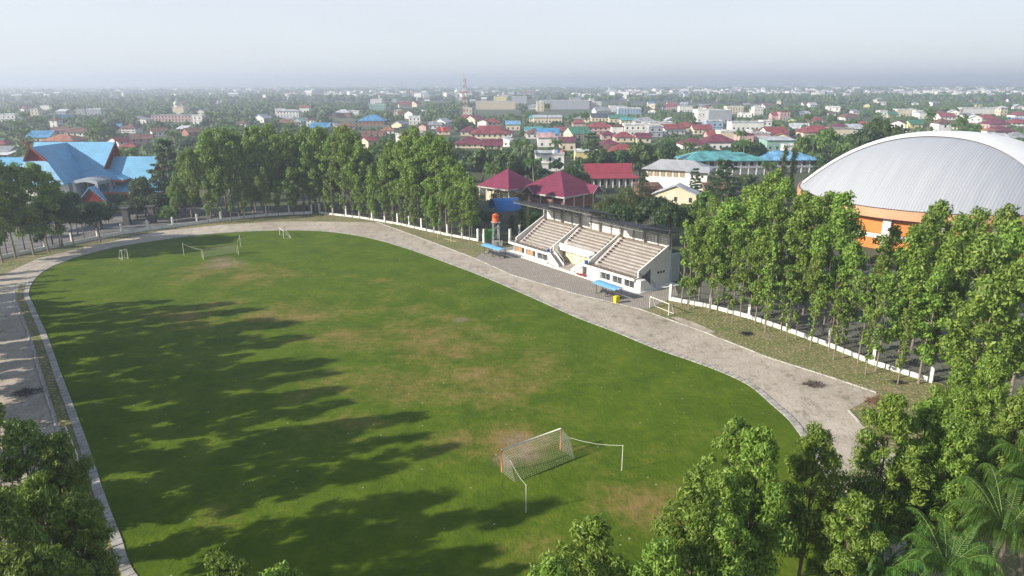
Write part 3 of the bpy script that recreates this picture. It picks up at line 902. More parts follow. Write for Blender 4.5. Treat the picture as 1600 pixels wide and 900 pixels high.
# foreground trees below the camera
NG = 'plantation trees at the near end of the pitch'
for (u, vt, h, kd, lab) in [(25, 655, 15.5, 'near', 'leafy tree top at left edge, uppermost of the foreground left clump'), (85, 672, 14.5, 'near', 'tree top at inner edge of the foreground left clump'), (50, 735, 15.5, 'near', 'central tree of the foreground left clump'),
        (-15, 760, 16, 'near', 'tree cut by left picture edge in foreground clump'), (105, 770, 14.0, 'near', 'tree nearest the track edge in the foreground left clump'), (70, 850, 15, 'near', 'lowest tree in the foreground left clump'), (10, 850, 15.5, 'near', 'tree at bottom left corner of the picture'),
        (350, 862, 15, 'near', 'small tree top poking in at the bottom left of pitch'), (428, 882, 15, 'near', 'bright tree top at bottom edge right of its neighbour'), (930, 802, 15, 'near', 'pointed tree top rising at bottom centre'), (862, 866, 15, 'near', 'low tree top left of the pointed central one'),
        (1035, 838, 15, 'near', 'shaded tree top between pointed tree and right clump'), (1090, 735, 15, 'near', 'tree at the left end of the foreground right clump'), (1190, 662, 17, 'near', 'tallest foreground tree over the end of the kerb'), (1155, 650, 15.5, 'near', 'yellowish tree top behind the tallest foreground tree'),
        (1280, 668, 15.5, 'near', 'bright topped tree over the gravel track in foreground'),
        (1400, 613, 17, 'near', 'tall tree standing right of the track notch'), (1462, 618, 16, 'near', 'dark pointed tree right of the track notch tree'), (1500, 655, 15, 'near', 'dark tree in shade behind the garden palms'),
        (1560, 555, 17, 'near', 'large full tree at right edge beyond the verge'), (1510, 565, 15, 'near', 'tree where the right fence meets the foreground wood'), (1610, 600, 17, 'near', 'tree cut by right picture edge above palms'), (1590, 405, 20, 'tall', 'tall tree cut by right picture edge behind the fence'),
        (1555, 430, 19, 'tall', 'tall lit tree near right edge behind the fence'), (1140, 800, 13, 'near', 'low tree below the left part of the foreground right clump'), (1340, 770, 13, 'near', 'thin tree leaning over the pale gravel in foreground')]:
    g = at(u, vt, h)
    plant(kd, g.x, g.y, h, lab, 'tree', NG, wid=(0.92 if kd == 'near' else 1.1) * U(.95, 1.05))
for (u, vt, h, s, lab) in [(1568, 838, 10, .95, 'big garden palm with arching fronds at bottom right'), (1478, 895, 8.5, .8, 'palm at bottom edge left of the big palm'), (1625, 770, 10.5, .85, 'palm cut by the right picture edge'), (1375, 905, 7.5, .7, 'palm fronds showing at bottom edge below gravel')]:
    g = at(u, vt, h - .5)
    t = plant('bigpalm', g.x, g.y, h, lab, 'palm', 'garden palms bottom right', wid=s)

# ================================================================== FENCES
def fence(name, label, path, step, wall_h=0.6, pil_h=2.8, rail=True, mids=True):
    t = thing(name, label, 'fence')
    P = resample(path, step, False)
    wall = MB(); rl = MB()
    for a, b in zip(P, P[1:]):
        d = b - a; L = d.length; an = math.atan2(d.y, d.x); c = (a + b) / 2
        wall.box(c.x, c.y, 0, L - 0.42, 0.2, wall_h, an)
        wall.box(c.x, c.y, wall_h - 0.002, L - 0.42, 0.28, 0.07, an)
        if rail:
            for z in (wall_h + .35, pil_h - .45): rl.box(c.x, c.y, z, L - .42, 0.05, 0.05, an)
            nb = int(L / 0.28)
            for k in range(nb):
                q = a + d * ((k + .5) / nb); rl.box(q.x, q.y, wall_h + .07, 0.025, 0.025, pil_h - .25 - wall_h, an)
    wall.build('base_wall', WHITE, t)
    if rail: rl.build('railing', DARK, t)
    for i, p in enumerate(P):
        d = (P[min(i + 1, len(P) - 1)] - P[max(i - 1, 0)]); an = math.atan2(d.y, d.x)
        pm = MB(); pm.box(p.x, p.y, 0, 0.4, 0.4, pil_h, an); pm.box(p.x, p.y, pil_h, 0.52, 0.52, 0.1, an); pm.box(p.x, p.y, pil_h + .1, 0.3, 0.3, 0.12, an)
        pm.build('pillar', WHITE, t)
    return t
fence('perimeter_fence', 'white walled fence with dark railings along the right verge', FENCE_R, 7.4)
fence('perimeter_fence', 'white walled fence with pillars before the blue roofed hall', FENCE_L, 6.4, .75, 2.6)
fence('perimeter_fence', 'white pillared fence from the track bend to the green gate', FENCE_M, 5.2, .5, 2.9)
# white pillar by the stand and green gate
def post(u, v, h, r, label):
    g = at(u, v); mb = MB(); mb.tube([(g.x, g.y, 0), (g.x, g.y, h)], r, r * .96, 12); mb.tube([(g.x, g.y, h), (g.x, g.y, h + .12)], r * 1.2, r * 1.2, 12)
    tag(mb.build('gate_post', WHITE), label, 'post')
post(797, 377, 3.0, .35, 'round white gate post left of the grandstand')
post(812, 368, 2.6, .28, 'round white gate post hidden behind the grandstand corner')
g = at(756, 379); g2 = at(775, 371)
t = thing('green_gate', 'bright green metal gate under the orange water tank', 'gate', (g.x, g.y, 0), math.atan2(g2.y - g.y, g2.x - g.x))
GL = (g2 - g).length
mb = MB(); mb.box(0, 0, 0, .45, .45, 3.4); mb.build('pillar', WHITE, t)
fr = MB(); GREEN = plain('green_paint', (0.05, 0.42, 0.04), .5, .25)
for k in range(18): fr.box(.4 + k * (GL - .6) / 17, 0, .3, .07, .05, 2.5 + .2 * math.sin(k * .35))
fr.build('bars', GREEN, t)
pn = MB(); pn.box2(.35, .03, .35, GL, .06, 2.2); pn.build('sheet_panel', GREEN, t)

# ================================================================== GRANDSTAND
# local frame: x along the stand (0 at its left end as seen from the pitch), y away from the pitch
A0, B0 = at(803, 394).to_2d(), at(992, 455).to_2d()
SL = (B0 - A0).length
san = math.atan2((B0 - A0).y, (B0 - A0).x)
gs = thing('grandstand', 'white concrete grandstand with three seating blocks and dark cantilever roof', 'grandstand', (A0.x, A0.y, 0), san)
gs_inv = (Matrix.Translation((A0.x, A0.y, 0)) @ rotz(san)).inverted()
SEAT = plain('seat_concrete', (0.37, 0.345, 0.32), .85, .3, .6)
STAIRM = plain('stair_concrete', (0.50, 0.47, 0.46), .85, .2, .8)
GW = plain('stand_white', (0.80, 0.79, 0.75), .6, .14, .5, streak=True)
D0, D1 = 0.6, 9.3                    # front and rear of the raked seating
ZD, ZT = 2.35, 6.9                   # deck and top walkway heights
NR = 10
W1, W2 = SL * 0.325, SL * 0.655      # limits of the middle block
def block(x0, x1, dstart=0):
    """terrace as one stepped body"""
    mb = MB(); dy = (D1 - D0 - 1.6) / NR; dz = (ZT - ZD) / NR
    for k in range(dstart, NR):
        y = D0 + .7 + k * dy
        mb.box2(x0, y, 0.3 if k == NR else ZD - .3 + k * dz, x1, y + dy + .02, ZD + (k + 1) * dz)
    return mb
for (x0, x1, ds) in ((0.15, W1 - .12, 0), (W1 + .12, W2 - .12, 4), (W2 + .12, SL - .15, 0)):
    block(x0 + 1.35, x1 - .9, ds).build('terrace', SEAT, gs)
    dy = (D1 - D0 - 1.6) / NR; dz = (ZT - ZD) / NR
    # aisle stairs, twice as many steps
    for (a, b) in ((x0, x0 + 1.33), (x1 - .88, x1)):
        st = MB()
        for k in range(ds * 2, NR * 2):
            y = D0 + .7 + k * dy / 2; st.box2(a, y, ZD - .4 + k * dz / 2, b, y + dy / 2 + .01, ZD + (k + 1) * dz / 2 - .1)
        st.build('aisle_stair', STAIRM, gs)
    # seat edge shadows put in as thin dark strips standing proud
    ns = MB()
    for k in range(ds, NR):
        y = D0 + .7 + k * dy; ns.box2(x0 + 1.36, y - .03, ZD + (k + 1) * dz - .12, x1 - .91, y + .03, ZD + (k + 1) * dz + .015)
    ns.build('seat_edge_shade', plain('seat_shade_dark', (0.20, 0.16, 0.14), .9, .2), gs)
    bx = MB()
    for k in range(ds, NR): bx.box(x0 + 1.62, D0 + .7 + k * dy + .25, ZD + (k + 1) * dz, .34, .34, .34)
    bx.build('row_marker', plain('brown_block', (0.10, 0.075, 0.065), .8, .2), gs)
# front deck, ledge, walkway at top
dk = MB()
dk.box2(-.9, -.55, ZD - .28, W1 + .9, D0 + .72, ZD - .004); dk.box2(W2 - .6, -.55, ZD - .28, SL + .1, D0 + .72, ZD - .004)
dk.box2(0, D1 - .92, ZT - .3, SL, D1 + .1, ZT + .004)
dk.build('walkway', plain('deck_concrete', (0.36, 0.28, 0.21), .8, .25, .5), gs)
lg = MB(); lg.box2(-.92, -.75, ZD - .34, W1 + .9, -.55, ZD + .12); lg.box2(-1.1, -.75, ZD - .34, -.922, 1.2, ZD + .12); lg.build('front_ledge', GW, gs)
lg = MB(); lg.box2(W2 - .6, -.75, ZD - .34, SL + .12, -.55, ZD + .12); lg.box2(SL + .122, -.75, ZD - .34, SL + .28, .4, ZD + .12); lg.build('front_ledge', GW, gs)
# lower storey: front wall with posts and window bays
for (xa, xb) in ((.1, W1 + .1), (W2 + 3.45, SL)):
    lw = MB(); lw.box2(xa, 0.1, 0, xb, 0.3, .34); lw.box2(xa + .2, 0.3, 0, xb - .2, 0.6, .3); lw.box2(xa + .2, 0.6, 0, xb - .31, 1.5, ZD - .3); lw.build('lower_wall', GW, gs)
for (xa, xb) in ((0.1, W1), (W2 + 3.6, SL)):
    n = 4
    for k in range(n):
        x = xa + (xb - xa) * k / (n - 1); c = MB(); c.box2(x - .25, 0.02, 0, x + .25, .5, ZD - .29); c.build('column', CONC if k in (0, n - 1) else GW, gs)
    for k in range(n - 1):
        x = xa + (xb - xa) * k / (n - 1); x2 = xa + (xb - xa) * (k + 1) / (n - 1)
        wdw = MB(); wdw.box2(x + .35, .16, .345, x2 - .35, .24, ZD - .29)
        o = wdw.build('window', GLASS, gs)
        if xa < 1 and k < 2:
            cb = MB(); cb.box2(x + .5, .12, .42, x + (x2 - x) * .7, .155, ZD - .34); cb.build('plywood_sheet', plain('plywood', (0.36, 0.21, 0.11), .8, .3), gs)
        mu = MB()
        for q in (x + .35, (x + x2) / 2, x2 - .4): mu.box2(q, .10, .345, q + .06, .26, ZD - .3)
        mu.box2(x + .3, .09, .345, x2 - .3, .27, .39)
        mu.build('window_frame', plain('aluminium', (.6, .6, .6), .4, .1), o)
pw = MB(); pw.box2(W2 - .3, .1, 0, W2 + 3.4, .34, ZD - .3); pw.build('plain_wall', CREAM if False else GW, gs)
# raked side walls and separators
def rake(x0, x1, f0=D0, zoff=1.75, zbot=None, name='raked_parapet'):
    y0, y1 = f0, D1 + .1; zf = ZD + (y0 - D0) / (D1 - D0) * (ZT - ZD)
    P = [(y0, zf - .4), (y1, ZT - .4), (y1, ZT + 1.05), (y0 + .0, zf + 1.05 + (zoff - 1.0))]
    mb = MB(); vs = [(x0, y, z) for y, z in P] + [(x1, y, z) for y, z in P]
    mb.faces(vs, [(0, 1, 2, 3), (7, 6, 5, 4), (0, 4, 5, 1), (1, 5, 6, 2), (2, 6, 7, 3), (3, 7, 4, 0)])
    mb.build(name, GW, gs)
rake(-.12, .14, zoff=1.0); rake(W1 - .13, W1 + .12, zoff=.8); rake(W2 - .13, W2 + .12, zoff=.8); rake(SL - .14, SL + .12, zoff=1.3)
# end wall on the right, with door, little windows and its outside stair
ew = MB()
P = [(1.6, 0), (D1 + .1, 0), (D1 + .1, ZT - .4), (3.4, 3.4)]
P = [(4.2, 0), (D1 + .1, 0), (D1 + .1, ZT - .45), (4.2, 3.85)]
vs = [(SL - .3, y, z) for y, z in P] + [(SL - .05, y, z) for y, z in P]
ew.faces(vs, [(0, 1, 2, 3), (7, 6, 5, 4), (0, 4, 5, 1), (1, 5, 6, 2), (2, 6, 7, 3), (3, 7, 4, 0)])
ew.build('end_wall', GW, gs)
ew = MB(); ew.box2(SL - .3, .62, 0, SL - .06, 2.6, ZD - .3); ew.build('end_wall', GW, gs)
ew = MB(); ew.box2(-.02, .3, 0, .2, D1 + .1, ZD + .2); ew.build('end_wall', GW, gs)
dr = MB(); dr.box2(SL - .5, 2.6, 0, SL - .35, 4.2, 3.0); dr.build('door', plain('grey_door', (.16, .17, .18), .5, .2), gs)
for k in range(3):
    wv = MB(); wv.box2(SL - .07, 6.0 + k * .75, 2.3, SL - .02, 6.5 + k * .75, 2.75); wv.build('window', GLASS, gs)
es = MB()
for k in range(9): es.box2(SL + .12, 1.0 + k * .32, 0, SL + 1.5, 1.0 + (k + 1) * .32, ZD - .1 - k * .25)
es.box2(SL + .12, -.2, 0, SL + 1.5, 1.0, ZD - .1)
es.build('end_stair', GW, gs)
hr = MB()
for x in (SL + .18, SL + 1.45):
    hr.tube([(x, -.1, ZD + .9), (x, 1.0, ZD + .9), (x, 3.9, .95), (x, 3.9, .1)], .035, None, 5)
    hr.tube([(x, -.1, ZD + .5), (x, 1.0, ZD + .5), (x, 3.9, .5)], .025, None, 5)
    for y, z in ((-.1, ZD - .1), (1.0, ZD - .1), (2.4, 1.1)): hr.tube([(x, y, z), (x, y, z + .95)], .03, None, 5)
hr.build('stair_handrail', DARK, gs)
# front railing
rl = MB()
for (xa, xb) in ((-.9, W1 + .6), (W2 - .3, SL + .1)):
    for z in (.35, .6, .85): rl.tube([(xa, -.6, ZD + z), (xb, -.6, ZD + z)], .022, None, 4)
    n = int((xb - xa) / .95)
    for k in range(n + 1): rl.tube([(xa + (xb - xa) * k / n, -.6, ZD), (xa + (xb - xa) * k / n, -.6, ZD + .87)], .04, None, 4)
    for k in range(int((xb - xa) / 1.9)): rl.tube([(xa + .5 + k * 1.9, -.6, ZD + .85), (xa + .9 + k * 1.9, .3, ZD + .02)], .03, None, 4)
rl.build('front_railing', DARK, gs)
# entrance recess in the middle: white box over it, back wall, stairs either side
bx0, bx1 = W1 + .9, W2 - .7
rc = MB(); rc.box2(bx0, 2.3, 2.9, bx1, 2.6, 4.35); rc.box2(bx0, 2.6, 2.9, bx1, 3.6, 3.1)
rc.box2(bx0 - .2, .8, 1.2, bx0, 3.4, 3.9); rc.box2(bx1, .8, 1.2, bx1 + .2, 3.4, 3.9)
rc.build('entrance_canopy', GW, gs)
bw = MB(); bw.box2(bx0 - .8, 3.6, 0, bx1 + .8, 3.8, 3.1); bw.box2(W1 + .12, 1.0, 0, W1 + .3, 3.8, 3.2); bw.box2(W2 - .3, 1.0, 0, W2 - .12, 3.8, 3.2)
bw.build('entrance_wall', plain('entrance_cream', (.62, .54, .38), .7, .15), gs)
dd = MB(); dd.box2(bx0 + 3.6, 3.5, .2, bx0 + 5.6, 3.58, 2.6); dd.build('door', plain('pale_door', (.72, .62, .40), .6, .1), gs)
ld = MB(); ld.box2(bx0 - .6, -.9, 0, bx1 + .6, 3.6, .22); ld.build('entrance_floor', SEAT, gs)
for s, xs in ((1, W1 + .95), (-1, W2 - .85)):
    stp = MB(); n = 9
    for k in range(n):
        xa = xs + s * k * .34; xb = xs + s * (k + 1) * .34
        stp.box2(min(xa, xb), -.55, .2, max(xa, xb), .75, ZD - .1 - k * .235)
    stp.build('front_stair', STAIRM, gs)
    sd = MB()
    for yy in (-.72, .77):
        P = [(xs - s * .1, ZD - .5), (xs - s * .1, ZD + .35), (xs + s * .5, ZD + .3), (xs + s * 3.4, .55), (xs + s * 3.4, .1), (xs + s * 2.9, .1)]
        vs = [(x, yy, z) for x, z in P] + [(x, yy + .16, z) for x, z in P]
        sd.faces(vs, [tuple(range(6)), tuple(range(11, 5, -1))] + [(i, (i + 1) % 6, 6 + (i + 1) % 6, 6 + i) for i in range(6)])
    sd.build('stair_stringer', GW, gs)
    hd = MB(); hd.tube([(xs + s * .5, .86, ZD + 1.1), (xs + s * 3.3, .86, 1.4), (xs + s * 3.3, .86, .2)], .04, None, 5); hd.build('stair_handrail', WHITE if s > 0 else DARK, gs)
for xx in (W1 + .35, W2 - .2):
    bb = MB(); bb.tube([(xx, -.15, ZD), (xx, -.15, ZD + .8)], .34, .38, 10); bb.build('blue_drum', plain('blue_plastic', (.03, .13, .42), .4, .2), gs)
# rear wall, openings, columns
rw = MB()
for (xa, xb, zt) in ((0, W1, 2.1), (W1, W2, 2.9), (W2, SL, 2.1)):
    n = 4; wseg = (xb - xa) / n
    rw.box2(xa + .1, D1 + .1, ZT, xb - .1, D1 + .28, ZT + zt)
    rw.box2(xa + .1, D1 + .0, ZT + zt, xb - .1, D1 + .38, ZT + zt + .22)
rw.box2(0, D1 + .1, 0, SL, D1 + .28, ZT)
rw.build('rear_wall', GW, gs)
vt_ = MB()
for (xa, xb) in ((0, W1), (W2, SL)):
    for k in range(4):
        for i in range(6):
            for j in range(4):
                if (k == 0): continue
                x = xa + (xb - xa) * k / 4 + .4 + i * .36; vt_.box2(x, D1 + .05, ZT + .3 + j * .42, x + .15, D1 + .103, ZT + .45 + j * .42)
o = vt_.build('breeze_opening', DARK, gs)
for (xa, xb, zt) in ((0, W1, 2.5), (W1, W2, 3.4), (W2, SL, 2.5)):
    for k in range(5):
        if k == 4 and xb < SL: continue
        x = xa + (xb - xa) * k / 4
        c = MB(); c.box2(x - .2, D1 - .62 if k % 2 == 0 else D1 - .1, ZT - .2, x + .2, D1 - .2 if k % 2 == 0 else D1 + .095, ZT + zt); c.build('column', CONC, gs)
# cantilever roofs
ROOFD = roofm('dark_roof_sheet', (0.028, 0.026, 0.030), 'X', .4, False)
TR = plain('truss_paint', (0.30, 0.31, 0.31), .5, .2)
for (xa, xb, zb) in ((-.6, W1 + .5, ZT + 2.9), (W1 - .3, W2 + .3, ZT + 3.9), (W2 - .5, SL + .9, ZT + 2.9)):
    y0, y1, z0, z1 = D1 - 9.4, D1 + .9, zb + 2.3, zb + .15
    rf = MB(); rf.slab([(xa, y0, z0), (xb, y0, z0), (xb, y1, z1), (xa, y1, z1)], .12)
    rf.build('canopy_roof', ROOFD, gs)
    tr = MB(); n = 5
    def zr(y): return z0 + (z1 - z0) * (y - y0) / (y1 - y0) - .16
    for k in range(n):
        x = xa + .8 + (xb - xa - 1.6) * k / (n - 1)
        ys = [y1 - .6 - (y1 - y0 - .8) * q / 8 for q in range(9)]
        dpt = [1.25 * (1 - q / 8.6) for q in range(9)]
        top = [(x, y, zr(y)) for y in ys]; bot = [(x, y, zr(y) - d) for y, d in zip(ys, dpt)]
        tr.tube(top, .05, None, 4); tr.tube(bot, .05, None, 4)
        for q in range(8):
            tr.tube([top[q], bot[q + 1]], .032, None, 4); tr.tube([bot[q], top[q]], .032, None, 4)
        tr.tube([bot[0], (x, D1 - .4, zb - .2)], .06, None, 4)
    for yy, dd_ in ((D1 - 1.0, 1.0), (D1 - 5, .6), (y0 + .5, .5)):
        m_ = int((xb - xa) / .95); z = zr(yy)
        tr.tube([(xa, yy, z), (xb, yy, z)], .045, None, 4); tr.tube([(xa, yy, z - dd_), (xb, yy, z - dd_)], .045, None, 4)
        for k in range(m_):
            p = xa + (xb - xa) * k / m_; q = xa + (xb - xa) * (k + 1) / m_; mm = (p + q) / 2
            tr.tube([(p, yy, z), (mm, yy, z - dd_), (q, yy, z)], .03, None, 4)
    tr.build('roof_truss', TR, gs)
# apron slab, rear lean-to
ap = MB(); ap.prism([(-1.6, -1.8), (SL + .4, -1.9), (SL + 1.9, -.6), (SL + 2.6, 9.6), (-.3, 9.6), (-1.4, .4)], 0.0, .18); ap.build('apron_slab', GW, gs)
lt = MB(); lt.box2(SL - .3, D1 + .3, 0, SL + .3, D1 + 2.6, 5.6); lt.build('rear_annex', plain('annex_blue_grey', (.42, .50, .52), .6, .2), gs)
mt = MB(); x = W2 - .6
for k in range(5): mt.box(x - .9 + k * .5, -1.15 + (k % 2) * .25, .18, .9, .6, .07 + .03 * k, k * .7)
mtw = mt.build('folded_mat', plain('red_fabric', (.30, .015, .02), .8, .3)); mtw.matrix_world = Matrix.Translation((A0.x, A0.y, 0)) @ rotz(san)
tag(mtw, 'dark red folded mat lying by the grandstand steps', 'mat')

# ------------------------------------------------------------------ dugouts, bin, tank
BLUEA = roofm('dugout_blue', (0.16, 0.42, 0.72), 'X', .3, True, .12)
def dugout(u0, v0, u1, v1, label):
    a, b = at(u0, v0).to_2d(), at(u1, v1).to_2d(); L = (b - a).length
    t = thing('dugout', label, 'team shelter', (a.x, a.y, 0), math.atan2((b - a).y, (b - a).x), 'dugouts beside the track')
    rf = MB(); n = 8; pr_ = [(-.75 + 2.3 * k / n, 1.95 + .42 * math.sin(PI * (k / n) * .78 + .35)) for k in range(n + 1)]
    vs = []; fs = []
    for y, z in pr_: vs += [(-.6, y, z), (L + .3, y, z), (-.6, y, z - .06), (L + .3, y, z - .06)]
    for k in range(n):
        a_, b_ = 4 * k, 4 * k + 4
        fs += [(a_, a_ + 1, b_ + 1, b_), (a_ + 2, b_ + 2, b_ + 3, a_ + 3), (a_, b_, b_ + 2, a_ + 2), (a_ + 1, a_ + 3, b_ + 3, b_ + 1)]
    fs += [(0, 2, 3, 1), (4 * n, 4 * n + 1, 4 * n + 3, 4 * n + 2)]
    rf.faces(vs, fs); rf.build('roof', BLUEA, t)
    for k in range(3):
        for y in (-.25, 1.15):
            m = MB(); m.tube([(k * L / 2, y, 0), (k * L / 2, y, 2.2 if y > 0 else 2.15)], .06, None, 6); m.build('leg', DARK, t)
    m = MB(); m.box2(0, .75, .42, L, 1.1, .48); m.box2(0, 1.08, .48, L, 1.12, .9)
    for k in range(4): m.box2(k * L / 3 - .03, .8, 0, k * L / 3 + .03, 1.08, .42)
    m.build('bench', DARK, t)
    m = MB()
    for k in range(3): m.tube([(k * L / 2, -.3, .06), (k * L / 2, 1.2, .06)], .05, None, 5)
    m.tube([(-.1, 1.15, 2.1), (L + .1, 1.15, 2.1)], .04, None, 5); m.tube([(-.1, -.25, 2.1), (L + .1, -.25, 2.1)], .04, None, 5)
    m.build('frame', DARK, t)
dugout(758, 397, 783, 405, 'blue roofed dugout at the far left end of the grandstand')
dugout(933, 459, 963, 470, 'blue roofed dugout before the right seating block')
g = at(963, 474)
t = thing('litter_bin', 'bright yellow litter bin at the end of the nearer dugout', 'bin', (g.x, g.y, 0), .5)
YEL = plain('yellow_plastic', (.75, .60, .01), .45, .15)
m = MB(); m.prism([(-.38, -.36), (.38, -.36), (.38, .36), (-.38, .36)], .12, 1.15); m.build('body', YEL, t)
m = MB(); m.box(0, 0, 1.152, .9, .84, .1); m.box(0, 0, 1.25, .6, .55, .1); m.build('lid', YEL, t)
m = MB(); m.box(-.3, 0, 0, .1, .6, .12); m.box(.3, 0, 0, .1, .6, .12); m.build('foot', DARK, t)
g = at(775, 383)
t = thing('water_tank_tower', 'orange water tank on a thin steel tower beside grandstand', 'water tank', (g.x, g.y, 0), .3)
ORA = plain('orange_plastic', (.62, .12, .03), .5, .15)
m = MB(); m.tube([(0, 0, 5.7), (0, 0, 7.35)], .85, .85, 18); m.tube([(0, 0, 7.35), (0, 0, 7.62)], .85, .45, 18); m.tube([(0, 0, 7.62), (0, 0, 7.75)], .3, .3, 12)
for z in (6.1, 6.6, 7.1): m.tube([(0, 0, z), (0, 0, z + .08)], .89, .89, 18)
m.build('tank', ORA, t, True)
for (x, y) in ((-.7, -.7), (.7, -.7), (.7, .7), (-.7, .7)):
    m = MB(); m.tube([(x, y, 0), (x * .9, y * .9, 5.6)], .08, .07, 6); m.build('leg', STEEL, t)
m = MB(); m.box(0, 0, 5.56, 1.9, 1.9, .13)
for z in (1.8, 3.7):
    for (a, b) in (((-.68, -.68), (.68, -.68)), ((.68, -.68), (.68, .68)), ((.68, .68), (-.68, .68)), ((-.68, .68), (-.68, -.68))):
        m.tube([(*a, z), (*b, z)], .04, None, 4); m.tube([(*a, z), (*b, z + 1.8)], .03, None, 4)
m.build('platform', STEEL, t)
m = MB(); m.box(.3, .4, 0, 2.6, 1.8, .9); tag(m.build('pump_house', CONC), 'low grey pump block at the foot of the water tower', 'pump housing').location = (g.x, g.y, 0)
# vaulted blue tarpaulin shelter behind
g = at(790, 352); BT = plain('blue_tarpaulin', (.03, .20, .55), .5, .2)
def vault(cx, cy, rz, wx, wy, z0, zt, label):
    t = thing('tarpaulin_shelter', label, 'shelter', (cx, cy, 0), rz)
    m = MB(); n = 10; vs = []; fs = []
    for k in range(n + 1):
        a = PI * k / n; y = -wy / 2 * math.cos(a); z = z0 + (zt - z0) * math.sin(a)
        for x in (-wx / 2, wx / 2): vs += [(x, y, z), (x, y * .98, z - .08)]
    for k in range(n):
        a = 4 * k; b = a + 4; fs += [(a, b, b + 2, a + 2), (a + 1, a + 3, b + 3, b + 1), (a, a + 1, b + 1, b), (a + 2, b + 2, b + 3, a + 3)]
    m.faces(vs, fs); m.build('canopy', BT, t, True)
    for x in (-wx / 2 + .2, wx / 2 - .2):
        for y in (-wy / 2 + .1, wy / 2 - .1):
            q = MB(); q.tube([(x, y, 0), (x, y, z0)], .07, None, 6); q.build('leg', STEEL, t)
vault(xat(789, 190, 4.5), 190, .3, 7.5, 7, 3.4, 6.6, 'vaulted blue tarpaulin shelter behind the orange tank')
vault(xat(762, 184, 3), 184, .3, 4, 3, 2.6, 3.4, 'small low blue tarpaulin roof left of the vaulted one')

# ------------------------------------------------------------------ goals
PW = plain('goal_white', (.74, .72, .64), .5, .25); PO = plain('goal_orange', (.62, .20, .08), .5, .3); PYL = plain('goal_yellowed', (.55, .55, .25), .6, .3)
NETM = plain('net_cord', (.42, .40, .36), .8, .2); DOR = plain('dark_bar', (.10, .05, .03), .6, .3)
def net_strip(mb, a, b, c, d, nu, nv, r=.011):
    """net between edge a-b and edge d-c"""
    for i in range(nu + 1):
        f = i / nu; mb.tube([a.lerp(b, f), d.lerp(c, f)], r, None, 3, False)
    for j in range(nv + 1):
        f = j / nv; mb.tube([a.lerp(d, f), b.lerp(c, f)], r, None, 3, False)
def big_goal(p, q, back, poles, label, mpost, mbar, cord=1.0):
    """p, q post feet; back unit vector behind the goal line; poles: feet of net poles"""
    t = thing('football_goal', label, 'goal', (p.x, p.y, .08))
    o = Vector((p.x, p.y, .08)); q_ = Vector((q.x - p.x, q.y - p.y, 0)); b = Vector((back.x, back.y, 0)); hh = 2.44
    up = Vector((0, 0, hh))
    for a in (Vector((0, 0, 0)), q_):
        m = MB(); m.tube([a, a + up], .075, None, 8); m.build('post', mpost, t, True)
    m = MB(); m.tube([up, q_ + up], .07, None, 8); m.build('crossbar', mbar, t, True)
    m = MB(); k = q_.normalized()
    mid = b * 1.5 + up * .82; bot = b * 2.3 + Vector((0, 0, .05))
    net_strip(m, up, q_ + up, q_ + mid, mid, 30, 5, .010 * cord); net_strip(m, mid, q_ + mid, q_ + bot, bot, 30, 10, .010 * cord)
    for e in (Vector((0, 0, 0)), q_):
        net_strip(m, e + up, e + mid, e + bot, e, 8, 9, .010 * cord)
    m.build('net', NETM, t)
    for z in poles:
        fp = Vector((z[0] - p.x, z[1] - p.y, 0)); m = MB(); m.tube([fp, fp + Vector((0, 0, 2.85))], .045, .04, 6); m.build('net_pole', PW, t)
        e = mid if fp.length < (fp - q_).length else q_ + mid
        m = MB(); pts = [e.lerp(fp + Vector((0, 0, 2.8)), s) - Vector((0, 0, .25 * math.sin(PI * s))) for s in (0, .25, .5, .75, 1)]; m.tube(pts, .016, None, 4); m.build('rope', PW, t)
p, q = at(783.3, 738.3), at(875, 703)
bk = Vector((q.y - p.y, -(q.x - p.x))).normalized()
big_goal(p, q, bk, [at(821, 802), at(970.7, 736.7)], 'big football goal with orange posts and net, near end', PO, PW)
p, q = at(318.3, 405), at(373.3, 397.3)
big_goal(p, q, -bk, [at(288, 398.5), at(376.5, 385)], 'big football goal at the far end of the pitch', PYL, DOR, 1.3)
def mini_goal(p, q, dep, hgt, label, mat_, r=.05):
    """p, q front post feet, dep vector to the rear foot"""
    t = thing('training_goal', label, 'goal', (p.x, p.y, .06), 0, 'small training goals')
    q_ = Vector((q.x - p.x, q.y - p.y, 0)); d = Vector((dep[0], dep[1], 0)); up = Vector((0, 0, hgt))
    for a in (Vector(), q_):
        m = MB(); m.tube([a, a + up], r, None, 6); m.build('post', mat_, t)
        m = MB(); m.tube([a + up, a + up * .96 + d * .45, a + d], r * .7, None, 5); m.tube([a, a + d], r * .7, None, 5); m.build('side_stay', mat_, t)
    m = MB(); m.tube([up, q_ + up], r, None, 6); m.build('crossbar', mat_, t)
    m = MB(); m.tube([d, q_ + d], r * .7, None, 5); m.build('ground_bar', mat_, t)
mini_goal(at(1015, 481.7), at(1044.3, 494), (1.1, .9), 2.0, 'white training goal on verge right of the grandstand', PW, .075)
mini_goal(at(684.5, 373.5), at(704.7, 379.5), (1.2, 1.0), 2.0, 'old training goal among thin trees beyond the track', PYL, .07)
mini_goal(at(192, 404.5), at(200.5, 403), (-1.6, 1.4), 2.1, 'cage like training goal at the far left of pitch', PW, .07)
mini_goal(at(443.6, 372), at(437.5, 367), (1.8, .3), 2.0, 'training goal by the kerb at far bend', PW, .07)
pp_, qq_ = at(125, 735), at(107, 690)
mini_goal(pp_, qq_, (-1.5, -.9), 1.9, 'white training goal on left track beside the kerb', PW, .06)

